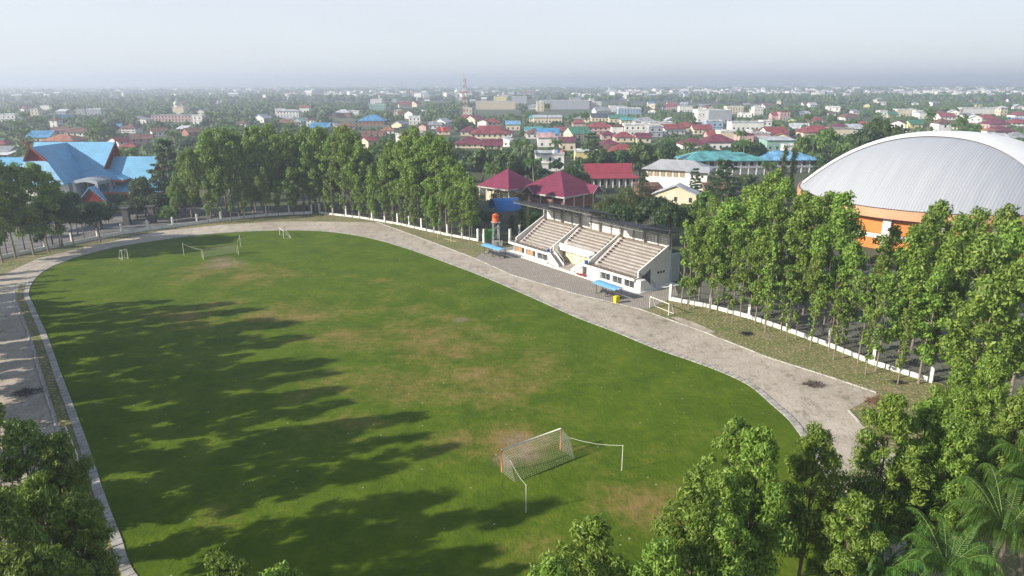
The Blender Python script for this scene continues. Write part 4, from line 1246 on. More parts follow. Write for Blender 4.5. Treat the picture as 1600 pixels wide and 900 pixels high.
# ------------------------------------------------------------------ piles on the track
def pile(u, v, r, col, label, n=160, name='brush_pile', flat=.25):
    g = at(u, v); mb = MB(); rd = random.Random(int(u))
    for _ in range(n):
        a = rd.uniform(0, 2 * PI); q = r * rd.random() ** .7; l = rd.uniform(.3, .9); b = rd.uniform(0, 2 * PI)
        p = Vector((q * math.cos(a) * 1.3, q * math.sin(a), rd.uniform(0, flat) * (1 - q / r) + .03))
        e = p + Vector((l * math.cos(b), l * math.sin(b), rd.uniform(-.02, .25)))
        mb.tube([p, e], rd.uniform(.015, .04), .01, 3)
    o = mb.build(name, plain('twigs_%d' % int(u), col, .9, .4)); o.location = (g.x, g.y, .05)
    tag(o, label, 'pile')
pile(1272, 603, 1.0, (.09, .06, .05), 'dark burnt brush pile in the middle of the track')
pile(1372, 630, 1.3, (.22, .11, .07), 'reddish dead leaf pile beside the track notch', 240)
pile(45, 612, 1.3, (.07, .06, .06), 'black heap of twigs on the shaded left track')
pile(1166, 523, .7, (.03, .03, .035), 'small black heap under the thin trees by the fence')
pile(1403, 600, .7, (.03, .03, .035), 'tiny black heap at a trunk near the right fence end', 70)
# street lamp above the right trees
g = at(1198, 560)
g = Vector((43.5, 108, 0))
t = thing('street_lamp', 'thin pale lamp pole standing among the right fence trees', 'street lamp', g)
m = MB(); m.tube([(0, 0, 0), (0, 0, 9)], .09, .06, 7); m.tube([(0, 0, 8.9), (-.6, -.3, 9.3), (-1.3, -.6, 9.4)], .05, .04, 5); m.build('pole', STEEL, t)
m = MB(); m.box(-1.5, -.7, 9.28, .8, .3, .16, .5); m.build('lamp_head', STEEL, t)

# ================================================================== ARENA
def arena():
    cx, cy, a, b, th, z0, zt, pw = 116.16, 183.78, 34.16, 43.94, 2.35, 9.6, 24.57, 2.43
    t = thing('sports_arena', 'domed silver roofed sports arena with orange walls and white ridge band', 'arena', (cx, cy, 0), th)
    def P(r, ang, dz=0.0, grow=1.0): return (a * r * grow * math.cos(ang), b * r * grow * math.sin(ang), z0 + (zt - z0) * (1 - r ** pw) + dz)
    nA, nR = 144, 40
    g, wb = MB(), MB(); gi = []; wi = []
    vs = [P(i / nR, 2 * PI * k / nA) for i in range(nR + 1) for k in range(nA)]
    RIB = 0.62
    for i in range(nR):
        for k in range(nA):
            l = (k + 1) % nA; f = (i * nA + k, (i + 1) * nA + k, (i + 1) * nA + l, i * nA + l)
            gi.append(f)
    g.faces(vs, gi)
    m, tt, bs = new_mat('ribbed_silver_roof')
    v = objco(tt); sep = N(tt, 'ShaderNodeSeparateXYZ'); tt.links.new(v, sep.inputs[0])
    fr_ = math_(tt, 'FRACT', math_(tt, 'DIVIDE', sep.outputs['X'], RIB))
    rib = math_(tt, 'ABSOLUTE', math_(tt, 'SUBTRACT', fr_, .5)); gr = math_(tt, 'GREATER_THAN', rib, .38)
    n1 = cnoise(tt, scaled(tt, v, 1, .08, 0), .6, 5, .65, 1.9); n2 = cnoise(tt, v, .1, 5, .6, 1.8)
    c = ramp(tt, n1, [(.1, (.37, .385, .40)), (.6, (.42, .43, .445)), (.9, (.46, .47, .475))])
    c = mixc(tt, math_(tt, 'MULTIPLY', n2, .3), c, (.36, .36, .35)); c = mixc(tt, math_(tt, 'MULTIPLY', gr, .45), c, (.20, .215, .24))
    tt.links.new(c, bs.inputs['Base Color']); bs.inputs['Roughness'].default_value = .5; bs.inputs['Metallic'].default_value = .15
    bump(tt, bs, rib, .5, .05)
    g.build('ribbed_roof', m, t)
    # ridge band laid a hand's breadth above the ribbed sheets
    n = 60; m_ = 14; vs = []; fs = []
    for i in range(n + 1):
        X = -0.985 + 1.97 * i / n; w_ = min(.27 + .36 * X * X, math.sqrt(max(0.0004, .985 ** 2 - X * X)))
        for j in range(m_ + 1):
            Y = -w_ + 2 * w_ * j / m_; r = math.hypot(X, Y)
            vs.append((a * X, b * Y, z0 + (zt - z0) * (1 - r ** pw) + .25))
    for i in range(n):
        for j in range(m_): q = i * (m_ + 1) + j; fs.append((q, q + m_ + 1, q + m_ + 2, q + 1))
    wb.faces(vs, fs); wb.build('ridge_band', plain('white_roof_band', (.74, .74, .72), .55, .12, .25), t, True)
    PEACH = plain('peach_fascia', (.58, .30, .17), .7, .15, .3); OR = plain('orange_wall', (.66, .20, .04), .7, .15, .3)
    fa = MB(); vs = []; fs = []
    for k in range(nA):
        an = 2 * PI * k / nA
        vs += [(a * 1.012 * math.cos(an), b * 1.012 * math.sin(an), z0 + .15), (a * 1.012 * math.cos(an), b * 1.012 * math.sin(an), z0 - 1.9), (a * .985 * math.cos(an), b * .985 * math.sin(an), z0 - 1.9), (a * .99 * math.cos(an), b * .99 * math.sin(an), z0 + .15)]
    for k in range(nA):
        l = (k + 1) % nA
        for q in range(4): fs.append((4 * k + q, 4 * l + q, 4 * l + (q + 1) % 4, 4 * k + (q + 1) % 4))
    fa.faces(vs, fs); fa.build('eave_fascia', PEACH, t)
    gt = MB(); vs = [];
    for k in range(nA + 1):
        an = 2 * PI * k / nA
        gt.tube([(a * 1.0 * math.cos(an), b * 1.0 * math.sin(an), z0 + .2), (a * 1.0 * math.cos(an + .045), b * math.sin(an + .045), z0 + .2)], .12, None, 4)
    gt.build('roof_gutter', DARK, t)
    nb = 20
    for k in range(nb):
        a0, a1 = 2 * PI * k / nb, 2 * PI * (k + 1) / nb
        for (z_0, z_1, mt_, inn, nm) in ((0, 2.6, OR, .955, 'lower_panel'), (2.6, 3.6, WHITE, .962, 'white_band'), (3.6, z0 - 1.9, OR, .955, 'upper_panel')):
            p = MB(); vs = []; fs = []; ns = 5
            for j in range(ns + 1):
                an = a0 + (a1 - a0) * j / ns
                vs += [(a * inn * math.cos(an), b * inn * math.sin(an), z_0), (a * inn * math.cos(an), b * inn * math.sin(an), z_1)]
            for j in range(ns): fs.append((2 * j, 2 * j + 2, 2 * j + 3, 2 * j + 1))
            p.faces(vs, fs); p.build(nm, mt_, t)
        c = MB(); x, y = a * .965 * math.cos(a0), b * .965 * math.sin(a0); c.box(x, y, 0, .8, 1.7, z0 - 1.9, math.atan2(y / b ** 2, x / a ** 2)); c.build('column', WHITE, t)
arena()

# ================================================================== HOUSE BUILDER
OCC = []          # keep-clear circles (x, y, r) for planting
KEY = []          # key boxes in the picture (u0, u1, v_visible_bottom, Y)
RC = {'red': (.25, .055, .055), 'maroon': (.16, .035, .055), 'brown': (.17, .085, .065), 'terracotta': (.36, .15, .09), 'grey': (.30, .30, .30), 'pale': (.50, .51, .52), 'blue': (.07, .25, .45), 'sky': (.16, .38, .58),
      'green': (.04, .20, .11), 'teal': (.10, .33, .33), 'dark': (.055, .06, .07), 'white': (.72, .72, .70), 'rust': (.20, .10, .06), 'stripe': (.55, .35, .33), 'palegreen': (.40, .55, .48)}
WC = {'white': (.78, .77, .73), 'cream': (.68, .60, .44), 'pink': (.55, .38, .36), 'grey': (.36, .38, .42), 'brick': (.28, .13, .09), 'yellow': (.70, .62, .30), 'green': (.25, .42, .36), 'blue': (.30, .42, .56)}
def RM(c): return roofm('roof_' + c, RC[c], 'X', .9, c in ('blue', 'sky', 'teal', 'green', 'pale', 'white', 'grey', 'dark'), .5)
def WM(c): return plain('wall_' + c, WC[c], .75, .2, .35, streak=True)

def roof_mesh(kind, w, d, hw, rh, ov=.7):
    """roof over a w x d box with walls hw high, ridge along x, rh rise"""
    X, Y = w / 2 + ov, d / 2 + ov; z = hw; m = MB(); T = .22
    if kind == 'hip':
        r = max(0.0, X - Y * .95); top = [(-r, 0, z + rh), (r, 0, z + rh)]
        e = [(-X, -Y, z), (X, -Y, z), (X, Y, z), (-X, Y, z)]
        m.faces(e + top, [(0, 1, 5, 4), (1, 2, 5), (2, 3, 4, 5), (3, 0, 4)])
        eb = [(x, y, z - T) for x, y, _ in e]; m.faces(e + eb, [(0, 4, 5, 1), (1, 5, 6, 2), (2, 6, 7, 3), (3, 7, 4, 0), (4, 7, 6, 5)])
    elif kind == 'gable':
        for sg in (-1, 1):
            q = [(-X, sg * Y, z - .15), (X, sg * Y, z - .15), (X, 0, z + rh), (-X, 0, z + rh)]
            m.slab(q if sg < 0 else q[::-1], T)
    elif kind == 'hipgable':      # hip skirt with a gablet on top
        g = Y * .5; zz = z + rh * .5; r = X - Y * .55
        e = [(-X, -Y, z), (X, -Y, z), (X, Y, z), (-X, Y, z)]; u = [(-r, -g, zz), (r, -g, zz), (r, g, zz), (-r, g, zz)]; tp = [(-r - .3, 0, z + rh), (r + .3, 0, z + rh)]
        m.faces(e + u, [(0, 1, 5, 4), (1, 2, 6, 5), (2, 3, 7, 6), (3, 0, 4, 7)])
        m.faces(u + tp, [(0, 1, 5, 4), (2, 3, 4, 5)])
        eb = [(x, y, z - T) for x, y, _ in e]; m.faces(e + eb, [(0, 4, 5, 1), (1, 5, 6, 2), (2, 6, 7, 3), (3, 7, 4, 0), (4, 7, 6, 5)])
    elif kind == 'flat':
        m.box2(-w / 2 - .25, -d / 2 - .25, z, w / 2 + .25, d / 2 + .25, z + .18)
        for (a, b, c, e_) in ((-w / 2 - .25, -d / 2 - .25, w / 2 + .25, -d / 2), (-w / 2 - .25, d / 2, w / 2 + .25, d / 2 + .25), (-w / 2 - .25, -d / 2, -w / 2, d / 2), (w / 2, -d / 2, w / 2 + .25, d / 2)): m.box2(a, b, z + .18, c, e_, z + .85)
    elif kind == 'shed':
        m.slab([(-X, -Y, z), (X, -Y, z), (X, Y, z + rh), (-X, Y, z + rh)], .2)
    return m

def house(x, y, rz, w, d, hw, kind, rcol, wcol, label, name='house', storeys=1, rh=None, wins=True, cat='house', group=None, clear=True):
    t = thing(name, label, cat, (x, y, 0), rz, group)
    rh = rh if rh is not None else min(w, d) * .28
    m = MB(); m.box2(-w / 2, -d / 2, 0, w / 2, d / 2, hw)
    if kind == 'gable':
        for sx in (-1, 1): m.faces([(sx * w / 2, -d / 2, hw - .01), (sx * w / 2, d / 2, hw - .01), (sx * w / 2, 0, hw + rh * .9)], [(0, 1, 2) if sx > 0 else (2, 1, 0)])
    if kind == 'shed': m.faces([(-w / 2, d / 2, hw), (w / 2, d / 2, hw), (w / 2, d / 2, hw + rh * .9), (-w / 2, d / 2, hw + rh * .9)], [(0, 1, 2, 3), (3, 2, 1, 0)])
    wl = m.build('wall', WM(wcol), t)
    roof_mesh(kind, w, d, hw, rh).build('roof', RM(rcol), t)
    if kind == 'hipgable':
        Y = d / 2 + .7; X = w / 2 + .7; r = X - Y * .55; gm_ = MB()
        for sx in (-1, 1): gm_.faces([(sx * (r + .02), -Y * .5, hw + rh * .5), (sx * (r + .02), Y * .5, hw + rh * .5), (sx * (r + .02), 0, hw + rh)], [(0, 1, 2), (2, 1, 0)])
        gm_.build('gablet', RM('dark'), t)
    if wins:
        wm = MB(); sh = hw / storeys
        for s in range(storeys):
            n = max(2, int(w / 3.4))
            for k in range(n):
                xx = -w / 2 + w * (k + .5) / n
                q = MB(); q.box2(xx - .6, -d / 2 - .06, s * sh + .9, xx + .6, -d / 2 + .02, s * sh + min(2.4, sh - .5)); q.build('window', GLASS, t)
            n2 = max(1, int(d / 4.5))
            for k in range(n2):
                yy = -d / 2 + d * (k + .5) / n2
                for sx in (-1, 1):
                    if sx * x > 60: continue
                    q = MB(); q.box2(sx * w / 2 - .04, yy - .5, s * sh + .9, sx * w / 2 + .06, yy + .5, s * sh + min(2.4, sh - .5)); q.build('window', GLASS, t)
        if storeys > 1:
            q = MB()
            for s in range(1, storeys): q.box2(-w / 2 - .05, -d / 2 - .35, s * sh - .12, w / 2 + .05, -d / 2 - .0, s * sh + .08)
            q.build('ledge', WM(wcol), t)
    if clear: OCC.append((x, y, math.hypot(w, d) / 2 + 1.5))
    return t

def key(u, vt, h, wpx, d, kind, rcol, wcol, st, label, name='house', yaw=0.0, rh=None, vis=None, cat='house', wins=True):
    """a building of total height h whose top shows at photo pixel (u, vt)"""
    g = at(u, vt, h); dist = g.y * CP + (H - h) * SP
    w_ = wpx / F * dist; dd = d
    rise = rh if rh is not None else (0.85 if kind == 'flat' else min(w_, dd) * .28)
    if kind == 'flat': hw = h - .85
    else: hw = max(2.4, h - rise)
    cy = g.y + (0 if kind in ('hip', 'gable', 'hipgable') else dd / 2)
    # houses turn a little towards the streets that run away from the stadium
    t = house(g.x, cy, yaw, w_, dd, hw, kind, rcol, wcol, label, name, st, rise, wins, cat)
    vb = px(g.x, cy - dd / 2, hw * .25)[1]
    KEY.append((u - wpx / 2 - 2, u + wpx / 2 + 2, vis if vis else vb, cy - dd / 2))
    return t, g.x, cy, w_, hw

K = key
# far left
K(8, 176, 9, 26, 12, 'flat', 'white', 'white', 2, 'white two storey house far away at left picture edge', yaw=.1)
K(53, 168, 10, 12, 8, 'flat', 'pale', 'cream', 3, 'narrow cream tower house above the trees far left')
K(70, 163, 7, 14, 8, 'flat', 'white', 'white', 1, 'long thin white roof high above far left trees')
K(95, 169, 6, 14, 9, 'shed', 'white', 'grey', 1, 'small white roofed shed in far left trees')
K(146, 168, 8, 22, 12, 'flat', 'white', 'grey', 2, 'long low building with bright white parapet, far left', 'shop_block')
K(125, 169, 7, 14, 9, 'flat', 'grey', 'grey', 2, 'grey low block beside the white parapet building')
K(100, 208, 7, 50, 16, 'hip', 'terracotta', 'cream', 1, 'long terracotta roof just above the blue hall roof', rh=3.6)
K(122, 198, 6, 26, 10, 'gable', 'brown', 'white', 1, 'brown gabled house behind the terracotta roof')
K(96, 196, 6, 22, 10, 'gable', 'brown', 'grey', 1, 'dark brown roof among trees left of brown gabled house')
K(205, 192, 7, 22, 11, 'hip', 'brown', 'white', 2, 'brown hipped two storey house above blue hall right wing')
K(185, 212, 7, 24, 10, 'gable', 'red', 'white', 2, 'red brown roofed house with white end wall by the blue ridge', yaw=1.2)
K(222, 208, 5.5, 30, 10, 'gable', 'brown', 'pink', 1, 'low brown tiled roof behind the right wing of the blue hall', yaw=.3)
K(205, 220, 5, 26, 10, 'hip', 'red', 'cream', 1, 'reddish hipped roof tucked behind blue right wing')
K(248, 198, 6, 22, 9, 'gable', 'rust', 'white', 1, 'rusty gable roof with white edge near the tiered tree', yaw=.6)
K(5, 216, 6, 22, 10, 'hip', 'red', 'cream', 1, 'red brown hipped roof at left picture edge')
K(10, 226, 6, 26, 12, 'gable', 'grey', 'grey', 1, 'blue grey gabled roof at left edge before the blue hall')
K(3, 235, 4, 16, 8, 'shed', 'white', 'grey', 1, 'small white shed roof at left edge above blue wing')
K(275, 178, 7, 78, 14, 'flat', 'grey', 'pink', 2, 'long brownish two storey block below the mosque dome', 'shop_block')
K(308, 178, 9, 15, 10, 'flat', 'white', 'white', 2, 'small white house at right end of the brownish block', vis=189)
K(283, 196, 5, 13, 9, 'shed', 'white', 'brick', 1, 'little hut with bright white roof below the mosque')
K(300, 198, 6, 22, 12, 'gable', 'rust', 'brick', 1, 'dim rust brown roof right of the white roofed hut', yaw=.8)
K(437, 169, 8, 14, 9, 'flat', 'white', 'white', 2, 'white house end left of the long windowed block')
K(396, 210, 7, 12, 9, 'gable', 'red', 'white', 1, 'tiny red roof peeking above the far plantation trees', yaw=1.3)
K(452, 170, 9, 34, 12, 'hip', 'pale', 'white', 2, 'pale roofed long block with a row of upper windows', 'school_block', rh=1.6, vis=182)
K(477, 164, 9, 15, 9, 'gable', 'red', 'white', 1, 'small red roof and white gable right of windowed block')
K(455, 185, 6, 30, 11, 'gable', 'rust', 'pink', 1, 'brown roofed low house below the windowed block')
K(470, 183, 7, 26, 10, 'gable', 'palegreen', 'green', 1, 'pale green gabled house above the far plantation', yaw=1.3)
K(485, 186, 6, 12, 8, 'flat', 'red', 'white', 2, 'narrow white house with red top by pale green gable')
K(537, 170, 9, 24, 14, 'hip', 'pale', 'brick', 1, 'pale hipped roof over dark brick walls in far trees', rh=3.6, vis=190)
K(553, 172, 6, 15, 9, 'flat', 'white', 'white', 1, 'bright white flat box right of the pale hipped roof')
K(583, 179, 9, 40, 18, 'hip', 'blue', 'brick', 1, 'blue pyramid roofed house with brick walls', rh=5, vis=196)
K(607, 197, 6, 20, 9, 'hip', 'terracotta', 'white', 1, 'orange and white house right of blue pyramid roof')
K(625, 188, 6, 20, 10, 'gable', 'grey', 'cream', 1, 'grey gabled house left of the white two storey one', yaw=1.2)
K(577, 213, 7, 18, 10, 'gable', 'red', 'cream', 1, 'red gable roof in dip between plantation blocks', yaw=.7)
K(595, 144, 12, 20, 14, 'flat', 'white', 'white', 3, 'distant white many windowed block, upper one', 'shop_block')
K(622, 146, 11, 24, 14, 'flat', 'pale', 'white', 2, 'distant wide pale block right of upper white one', 'shop_block')
K(588, 154, 9, 18, 12, 'flat', 'white', 'white', 2, 'distant white house row over the blue pyramid roof')
K(590, 162, 9, 26, 12, 'flat', 'palegreen', 'green', 2, 'distant pale green walled block with white corner', 'shop_block')
K(515, 139, 8, 10, 14, 'flat', 'white', 'white', 1, 'distant bright white roof near the horizon left of centre')
K(633, 158, 10, 20, 16, 'gable', 'red', 'cream', 1, 'left one of the twin bright red hall roofs', rh=5, yaw=.25)
K(650, 157, 10, 16, 14, 'gable', 'red', 'cream', 1, 'right one of the twin bright red hall roofs', rh=5, yaw=1.2)
K(655, 143, 14, 22, 16, 'flat', 'terracotta', 'pink', 4, 'distant pinkish white stepped commercial block', 'shop_block')
K(668, 143, 12, 14, 14, 'flat', 'white', 'white', 3, 'distant white block attached right of pinkish block', 'shop_block')
K(645, 151, 8, 18, 12, 'flat', 'pale', 'white', 2, 'distant low white row in front of pinkish block', 'shop_block')
K(642, 172, 9, 14, 10, 'gable', 'brown', 'white', 2, 'white house with dark gable left of red tower', yaw=1.2)
K(648, 181, 8, 18, 9, 'flat', 'white', 'white', 2, 'white balcony house below the dark gable house')
K(692, 184, 8.5, 26, 12, 'gable', 'pale', 'white', 2, 'white gabled house with two square windows left of tower', yaw=1.25, vis=200)
K(680, 190, 6, 20, 9, 'shed', 'grey', 'white', 1, 'grey lean-to roof left of the two window gable')
K(694, 198, 5.5, 20, 9, 'gable', 'red', 'cream', 1, 'red roof below the two window white gable')
K(662, 193, 5.5, 12, 8, 'gable', 'red', 'pink', 1, 'small red roof above the middle plantation trees', yaw=1.2)
K(731, 168, 10, 14, 10, 'flat', 'white', 'cream', 2, 'cream block at foot of the red lattice tower', 'shop_block')
K(742, 180, 8, 20, 12, 'gable', 'red', 'cream', 1, 'red gabled roof just below the lattice tower', yaw=.9)
K(768, 185, 8, 28, 12, 'hip', 'red', 'cream', 2, 'bright red hipped roof right below the tower', yaw=.2)
K(755, 186, 8, 10, 8, 'gable', 'red', 'white', 1, 'white gable front between two red roofs below tower', yaw=1.3)
K(735, 196, 7, 28, 14, 'hip', 'maroon', 'cream', 1, 'dark red hipped roof left of big red villa')
K(766, 196, 10.5, 58, 19, 'hipgable', 'red', 'cream', 2, 'big cream villa with wide red hipped roof', 'villa', rh=4.6, vis=216)
K(735, 214, 6, 44, 14, 'hip', 'maroon', 'cream', 1, 'maroon roof left below the big cream villa')
K(770, 217, 6, 30, 12, 'gable', 'maroon', 'cream', 1, 'maroon roof right below the big cream villa')
K(788, 213, 6, 16, 10, 'gable', 'white', 'white', 1, 'white gable end at right foot of big cream villa', yaw=1.2)
K(802, 190, 7, 22, 14, 'shed', 'sky', 'cream', 1, 'sky blue sloping roof on cream walls right of villa', rh=2.2, vis=203)
K(790, 200, 6, 22, 11, 'hip', 'maroon', 'white', 1, 'dark red roof between villa and sky blue roof')
K(775, 158, 12, 62, 18, 'flat', 'pale', 'cream', 3, 'wide three storey cream office block right of tower', 'office_block', vis=178)
K(782, 150, 15.5, 20, 10, 'flat', 'yellow' if False else 'pale', 'yellow', 1, 'yellowish rooftop block over the cream offices', 'shop_block', wins=False)
K(757, 152, 14, 8, 10, 'shed', 'white', 'pink', 1, 'small slanted white rooftop hut at left of offices', wins=False)
K(812, 151, 13, 24, 20, 'flat', 'white', 'grey', 1, 'grey walled hall with white roof edge right of offices', 'warehouse', wins=False)
K(835, 163, 7, 18, 12, 'hip', 'grey', 'white', 1, 'grey hipped roof right of the grey walled hall')
K(884, 157, 13, 76, 30, 'flat', 'pale', 'grey', 1, 'huge windowless grey warehouse', 'warehouse', vis=178, wins=False)
K(845, 159, 13, 11, 22, 'flat', 'white', 'cream', 3, 'cream narrow front at left end of huge warehouse', 'shop_block')
K(900, 153, 15.5, 18, 12, 'flat', 'pale', 'grey', 1, 'rooftop plant block on the huge grey warehouse', 'shop_block', wins=False)
K(857, 181, 7, 44, 18, 'shed', 'pale', 'cream', 1, 'wide pale canopy roof in front of huge warehouse', rh=1.5)
K(935, 159, 11, 11, 9, 'flat', 'white', 'white', 3, 'slim white block right of huge warehouse')
K(919, 158, 12, 12, 10, 'flat', 'red', 'pink', 2, 'small red and white sign block beside warehouse')
K(958, 165, 9, 10, 8, 'flat', 'white', 'white', 2, 'small bright white house right of slim white block')
K(940, 168, 8, 24, 14, 'gable', 'grey', 'white', 1, 'grey gabled white house before slim white block', yaw=.3)
K(985, 169, 9, 36, 14, 'flat', 'white', 'blue', 2, 'white and blue walled block with flat roof', 'shop_block')
K(940, 177, 8, 32, 16, 'gable', 'dark', 'cream', 1, 'long dark slate roof with cream eaves', rh=3.4)
K(965, 180, 7, 26, 12, 'gable', 'green', 'cream', 1, 'blue green roof right of the dark slate roof', rh=2.5)
K(982, 184, 6, 24, 10, 'gable', 'teal', 'cream', 1, 'low teal roof between dark slate and grey roofs', rh=2)
K(905, 186, 8, 20, 12, 'hip', 'red', 'pink', 1, 'red hipped roof with palm beside it, before warehouse')
K(882, 198, 7, 34, 12, 'gable', 'red', 'pink', 1, 'long red ridge roof behind the green gable', rh=2.8)
K(903, 198, 8, 32, 15, 'gable', 'green', 'cream', 1, 'dark green gabled roof', rh=4.2, yaw=.35, vis=214)
K(857, 200, 8, 34, 14, 'gable', 'blue', 'grey', 1, 'bright blue gabled roof left of the green one', rh=3.6, yaw=-.1)
K(836, 200, 7, 26, 12, 'hip', 'brown', 'white', 1, 'brown grey hipped roof left of bright blue gable')
K(854, 209, 8, 26, 10, 'shed', 'stripe', 'white', 1, 'white block with red and white striped roof', rh=2.2, vis=228)
K(888, 216, 7, 24, 10, 'shed', 'maroon', 'cream', 1, 'cream house with dark red sloping roof under green gable', rh=2)
K(938, 191, 9, 38, 13, 'hip', 'red', 'pink', 2, 'pinkish two storey house with red hipped roof', rh=3.4, vis=212)
K(998, 194, 8.5, 42, 12, 'flat', 'white', 'white', 2, 'bright white flat roofed two storey house', vis=207)
K(1026, 197, 8, 22, 11, 'flat', 'pale', 'grey', 2, 'wing right of the bright white house, its shade painted grey')  # shade on this white wing is put into the grey wall colour
K(1008, 183, 9, 32, 13, 'hip', 'grey', 'white', 2, 'white house with grey brown hipped roof')
K(966, 197, 7, 18, 10, 'flat', 'brown', 'white', 1, 'low white house left of bright white flat house')
K(975, 206, 6.5, 30, 11, 'hip', 'red', 'cream', 1, 'cream arched porch house with red roof')
K(950, 204, 6, 20, 10, 'hip', 'maroon', 'pink', 1, 'maroon hip left of the arched porch house')
K(1005, 208, 6, 22, 10, 'gable', 'maroon', 'cream', 1, 'maroon roof below the bright white flat house')
K(953, 217, 6.5, 26, 11, 'hip', 'maroon', 'cream', 1, 'upper brownish red roof above dark trees')
K(975, 225, 6.5, 44, 13, 'hip', 'red', 'brick', 1, 'long brick red roof above dark trees', rh=3)
K(943, 225, 6, 20, 10, 'gable', 'brown', 'cream', 1, 'brown roof left of long brick red roof')
K(1109, 172, 12, 34, 22, 'flat', 'white', 'white', 2, 'left bright white half of the big twin block', 'office_block', vis=190)
K(1127, 172.5, 12, 36, 22, 'flat', 'pale', 'grey', 1, 'right blue grey half of the big twin block', 'office_block', vis=192)
K(1118, 189, 9, 26, 12, 'flat', 'pale', 'blue', 2, 'blue grey house before the big twin block')
K(1030, 191, 7, 44, 14, 'flat', 'pale', 'white', 1, 'low long white building with pale roof edge', 'shop_block')
K(1050, 194, 7.5, 34, 14, 'gable', 'red', 'white', 1, 'bright red gable on white walls, left one', rh=3.2, yaw=.2)
K(1072, 191, 8, 30, 14, 'hip', 'red', 'cream', 1, 'bright red hipped roof in the middle of three', rh=3.5)
K(1096, 195, 7, 28, 12, 'gable', 'red', 'cream', 1, 'bright red roof before the white half of twin block', rh=3)
K(1050, 162, 9, 26, 14, 'hip', 'red', 'pink', 1, 'faded red hipped roof among trees left of twin block')
K(1073, 166, 8, 20, 12, 'flat', 'pale', 'white', 1, 'thin pale flat roof behind the twin block left side')
K(1150, 167, 9, 26, 14, 'flat', 'white', 'cream', 2, 'distant white arcaded row right of twin block', 'shop_block')
K(1187, 168, 10, 14, 12, 'flat', 'white', 'white', 2, 'white cube house right of the arcaded row')
K(1083, 216, 7, 40, 14, 'hip', 'maroon', 'white', 1, 'left maroon roof with white walls above teal school', rh=3.2, vis=228)
K(1122, 210, 8.5, 48, 16, 'hip', 'maroon', 'white', 1, 'larger maroon hipped roof with white walls above teal school', rh=4, vis=230)
K(1115, 204, 7, 22, 10, 'gable', 'red', 'pink', 1, 'small red roof behind the larger maroon hip')
K(1152, 205, 7.5, 50, 12, 'flat', 'white', 'cream', 1, 'long cream flat house right of maroon roofs')
K(1168, 210, 7, 22, 12, 'flat', 'maroon', 'pink', 1, 'maroon walled flat block right of the cream house')
K(1190, 208, 7, 28, 12, 'flat', 'pale', 'pink', 1, 'pink flat roofed block left of the red gabled villa')
K(1170, 191, 7, 50, 14, 'flat', 'pale', 'white', 1, 'low white row of shops behind the pink block', 'shop_block')
K(1200, 189, 8, 14, 10, 'flat', 'white', 'white', 2, 'white upright block above the red gabled villa')
K(1210, 199, 8.5, 34, 14, 'gable', 'red', 'white', 1, 'red roofed villa with white gable', 'villa', rh=4, yaw=.15)
K(1222, 209, 6.5, 16, 9, 'gable', 'terracotta', 'cream', 1, 'small peach roof right of red roofed villa', yaw=1.2)
K(1222, 217, 7, 44, 14, 'shed', 'pale', 'green', 1, 'long pale shed roof behind the columnar trees', rh=1)
K(1238, 227, 6, 16, 8, 'flat', 'pale', 'white', 1, 'small white hut under the long pale shed roof')
K(1212, 176, 8, 14, 9, 'gable', 'red', 'pink', 1, 'small distant red roof, left of a pair')
K(1228, 175, 9, 16, 10, 'flat', 'red', 'pink', 2, 'small distant pink two storey house, right of a pair')
K(1275, 197, 8.5, 50, 16, 'hip', 'red', 'cream', 1, 'wide red hipped roof left above the arena', rh=4.2, vis=210)
K(1310, 194, 7.5, 30, 13, 'hip', 'maroon', 'cream', 1, 'dark red roof right of wide red hipped roof')
K(1317, 201, 6.5, 34, 12, 'flat', 'grey', 'cream', 1, 'cream walled grey roofed house above arena trees')
K(1350, 190, 8, 14, 10, 'hip', 'red', 'pink', 1, 'small bright red roof above the round arena trees')
K(1344, 196, 7, 22, 11, 'shed', 'pale', 'white', 1, 'pale roofed house below the small bright red roof')
K(1404, 189, 8, 18, 12, 'gable', 'maroon', 'white', 1, 'dark maroon gable right of the round arena trees', yaw=1.0)
K(1405, 199, 7, 18, 11, 'gable', 'red', 'white', 1, 'brick red gable with white edge beside the arena ridge', yaw=1.1)
K(1382, 174, 9, 12, 9, 'flat', 'white', 'white', 2, 'small bright white house far behind arena, left one')
K(1418, 172, 8, 30, 13, 'flat', 'white', 'cream', 1, 'long cream building with masts far behind arena', 'shop_block')
K(1450, 177, 7, 24, 12, 'flat', 'pale', 'white', 1, 'low white row right of the cream masted building')
K(1478, 178, 7, 24, 12, 'gable', 'red', 'white', 1, 'pale red roofed row house behind arena summit')
K(1491, 173, 9, 12, 10, 'gable', 'white', 'white', 2, 'white gable house right of the pale red row house', yaw=1.2)
K(1535, 170, 8, 62, 12, 'flat', 'white', 'white', 1, 'very long thin white roof behind the arena right side', 'warehouse', wins=False)
K(1567, 167, 12, 11, 9, 'hip', 'pale', 'cream', 3, 'cream tower house at right end of the long white roof')
K(1524, 181, 9, 18, 10, 'gable', 'white', 'white', 2, 'bright white gable left of red roofs behind arena', yaw=1.2)
K(1542, 180, 8.5, 26, 13, 'hip', 'red', 'pink', 1, 'upper red roof behind the arena right side')
K(1556, 187, 8, 32, 14, 'hip', 'maroon', 'pink', 1, 'middle maroon red roof behind the arena right side', rh=4)
K(1562, 198, 7, 34, 13, 'hip', 'maroon', 'pink', 1, 'lower maroon roof just above the arena ridge band')
K(1545, 201, 6, 14, 8, 'hip', 'terracotta', 'white', 1, 'orange and white little house above arena ridge')
K(1592, 176, 8, 20, 12, 'hip', 'red', 'white', 1, 'upper red roof at right picture edge')
K(1590, 187, 8, 28, 12, 'hip', 'red', 'white', 2, 'red roofed white house at right picture edge', vis=198)
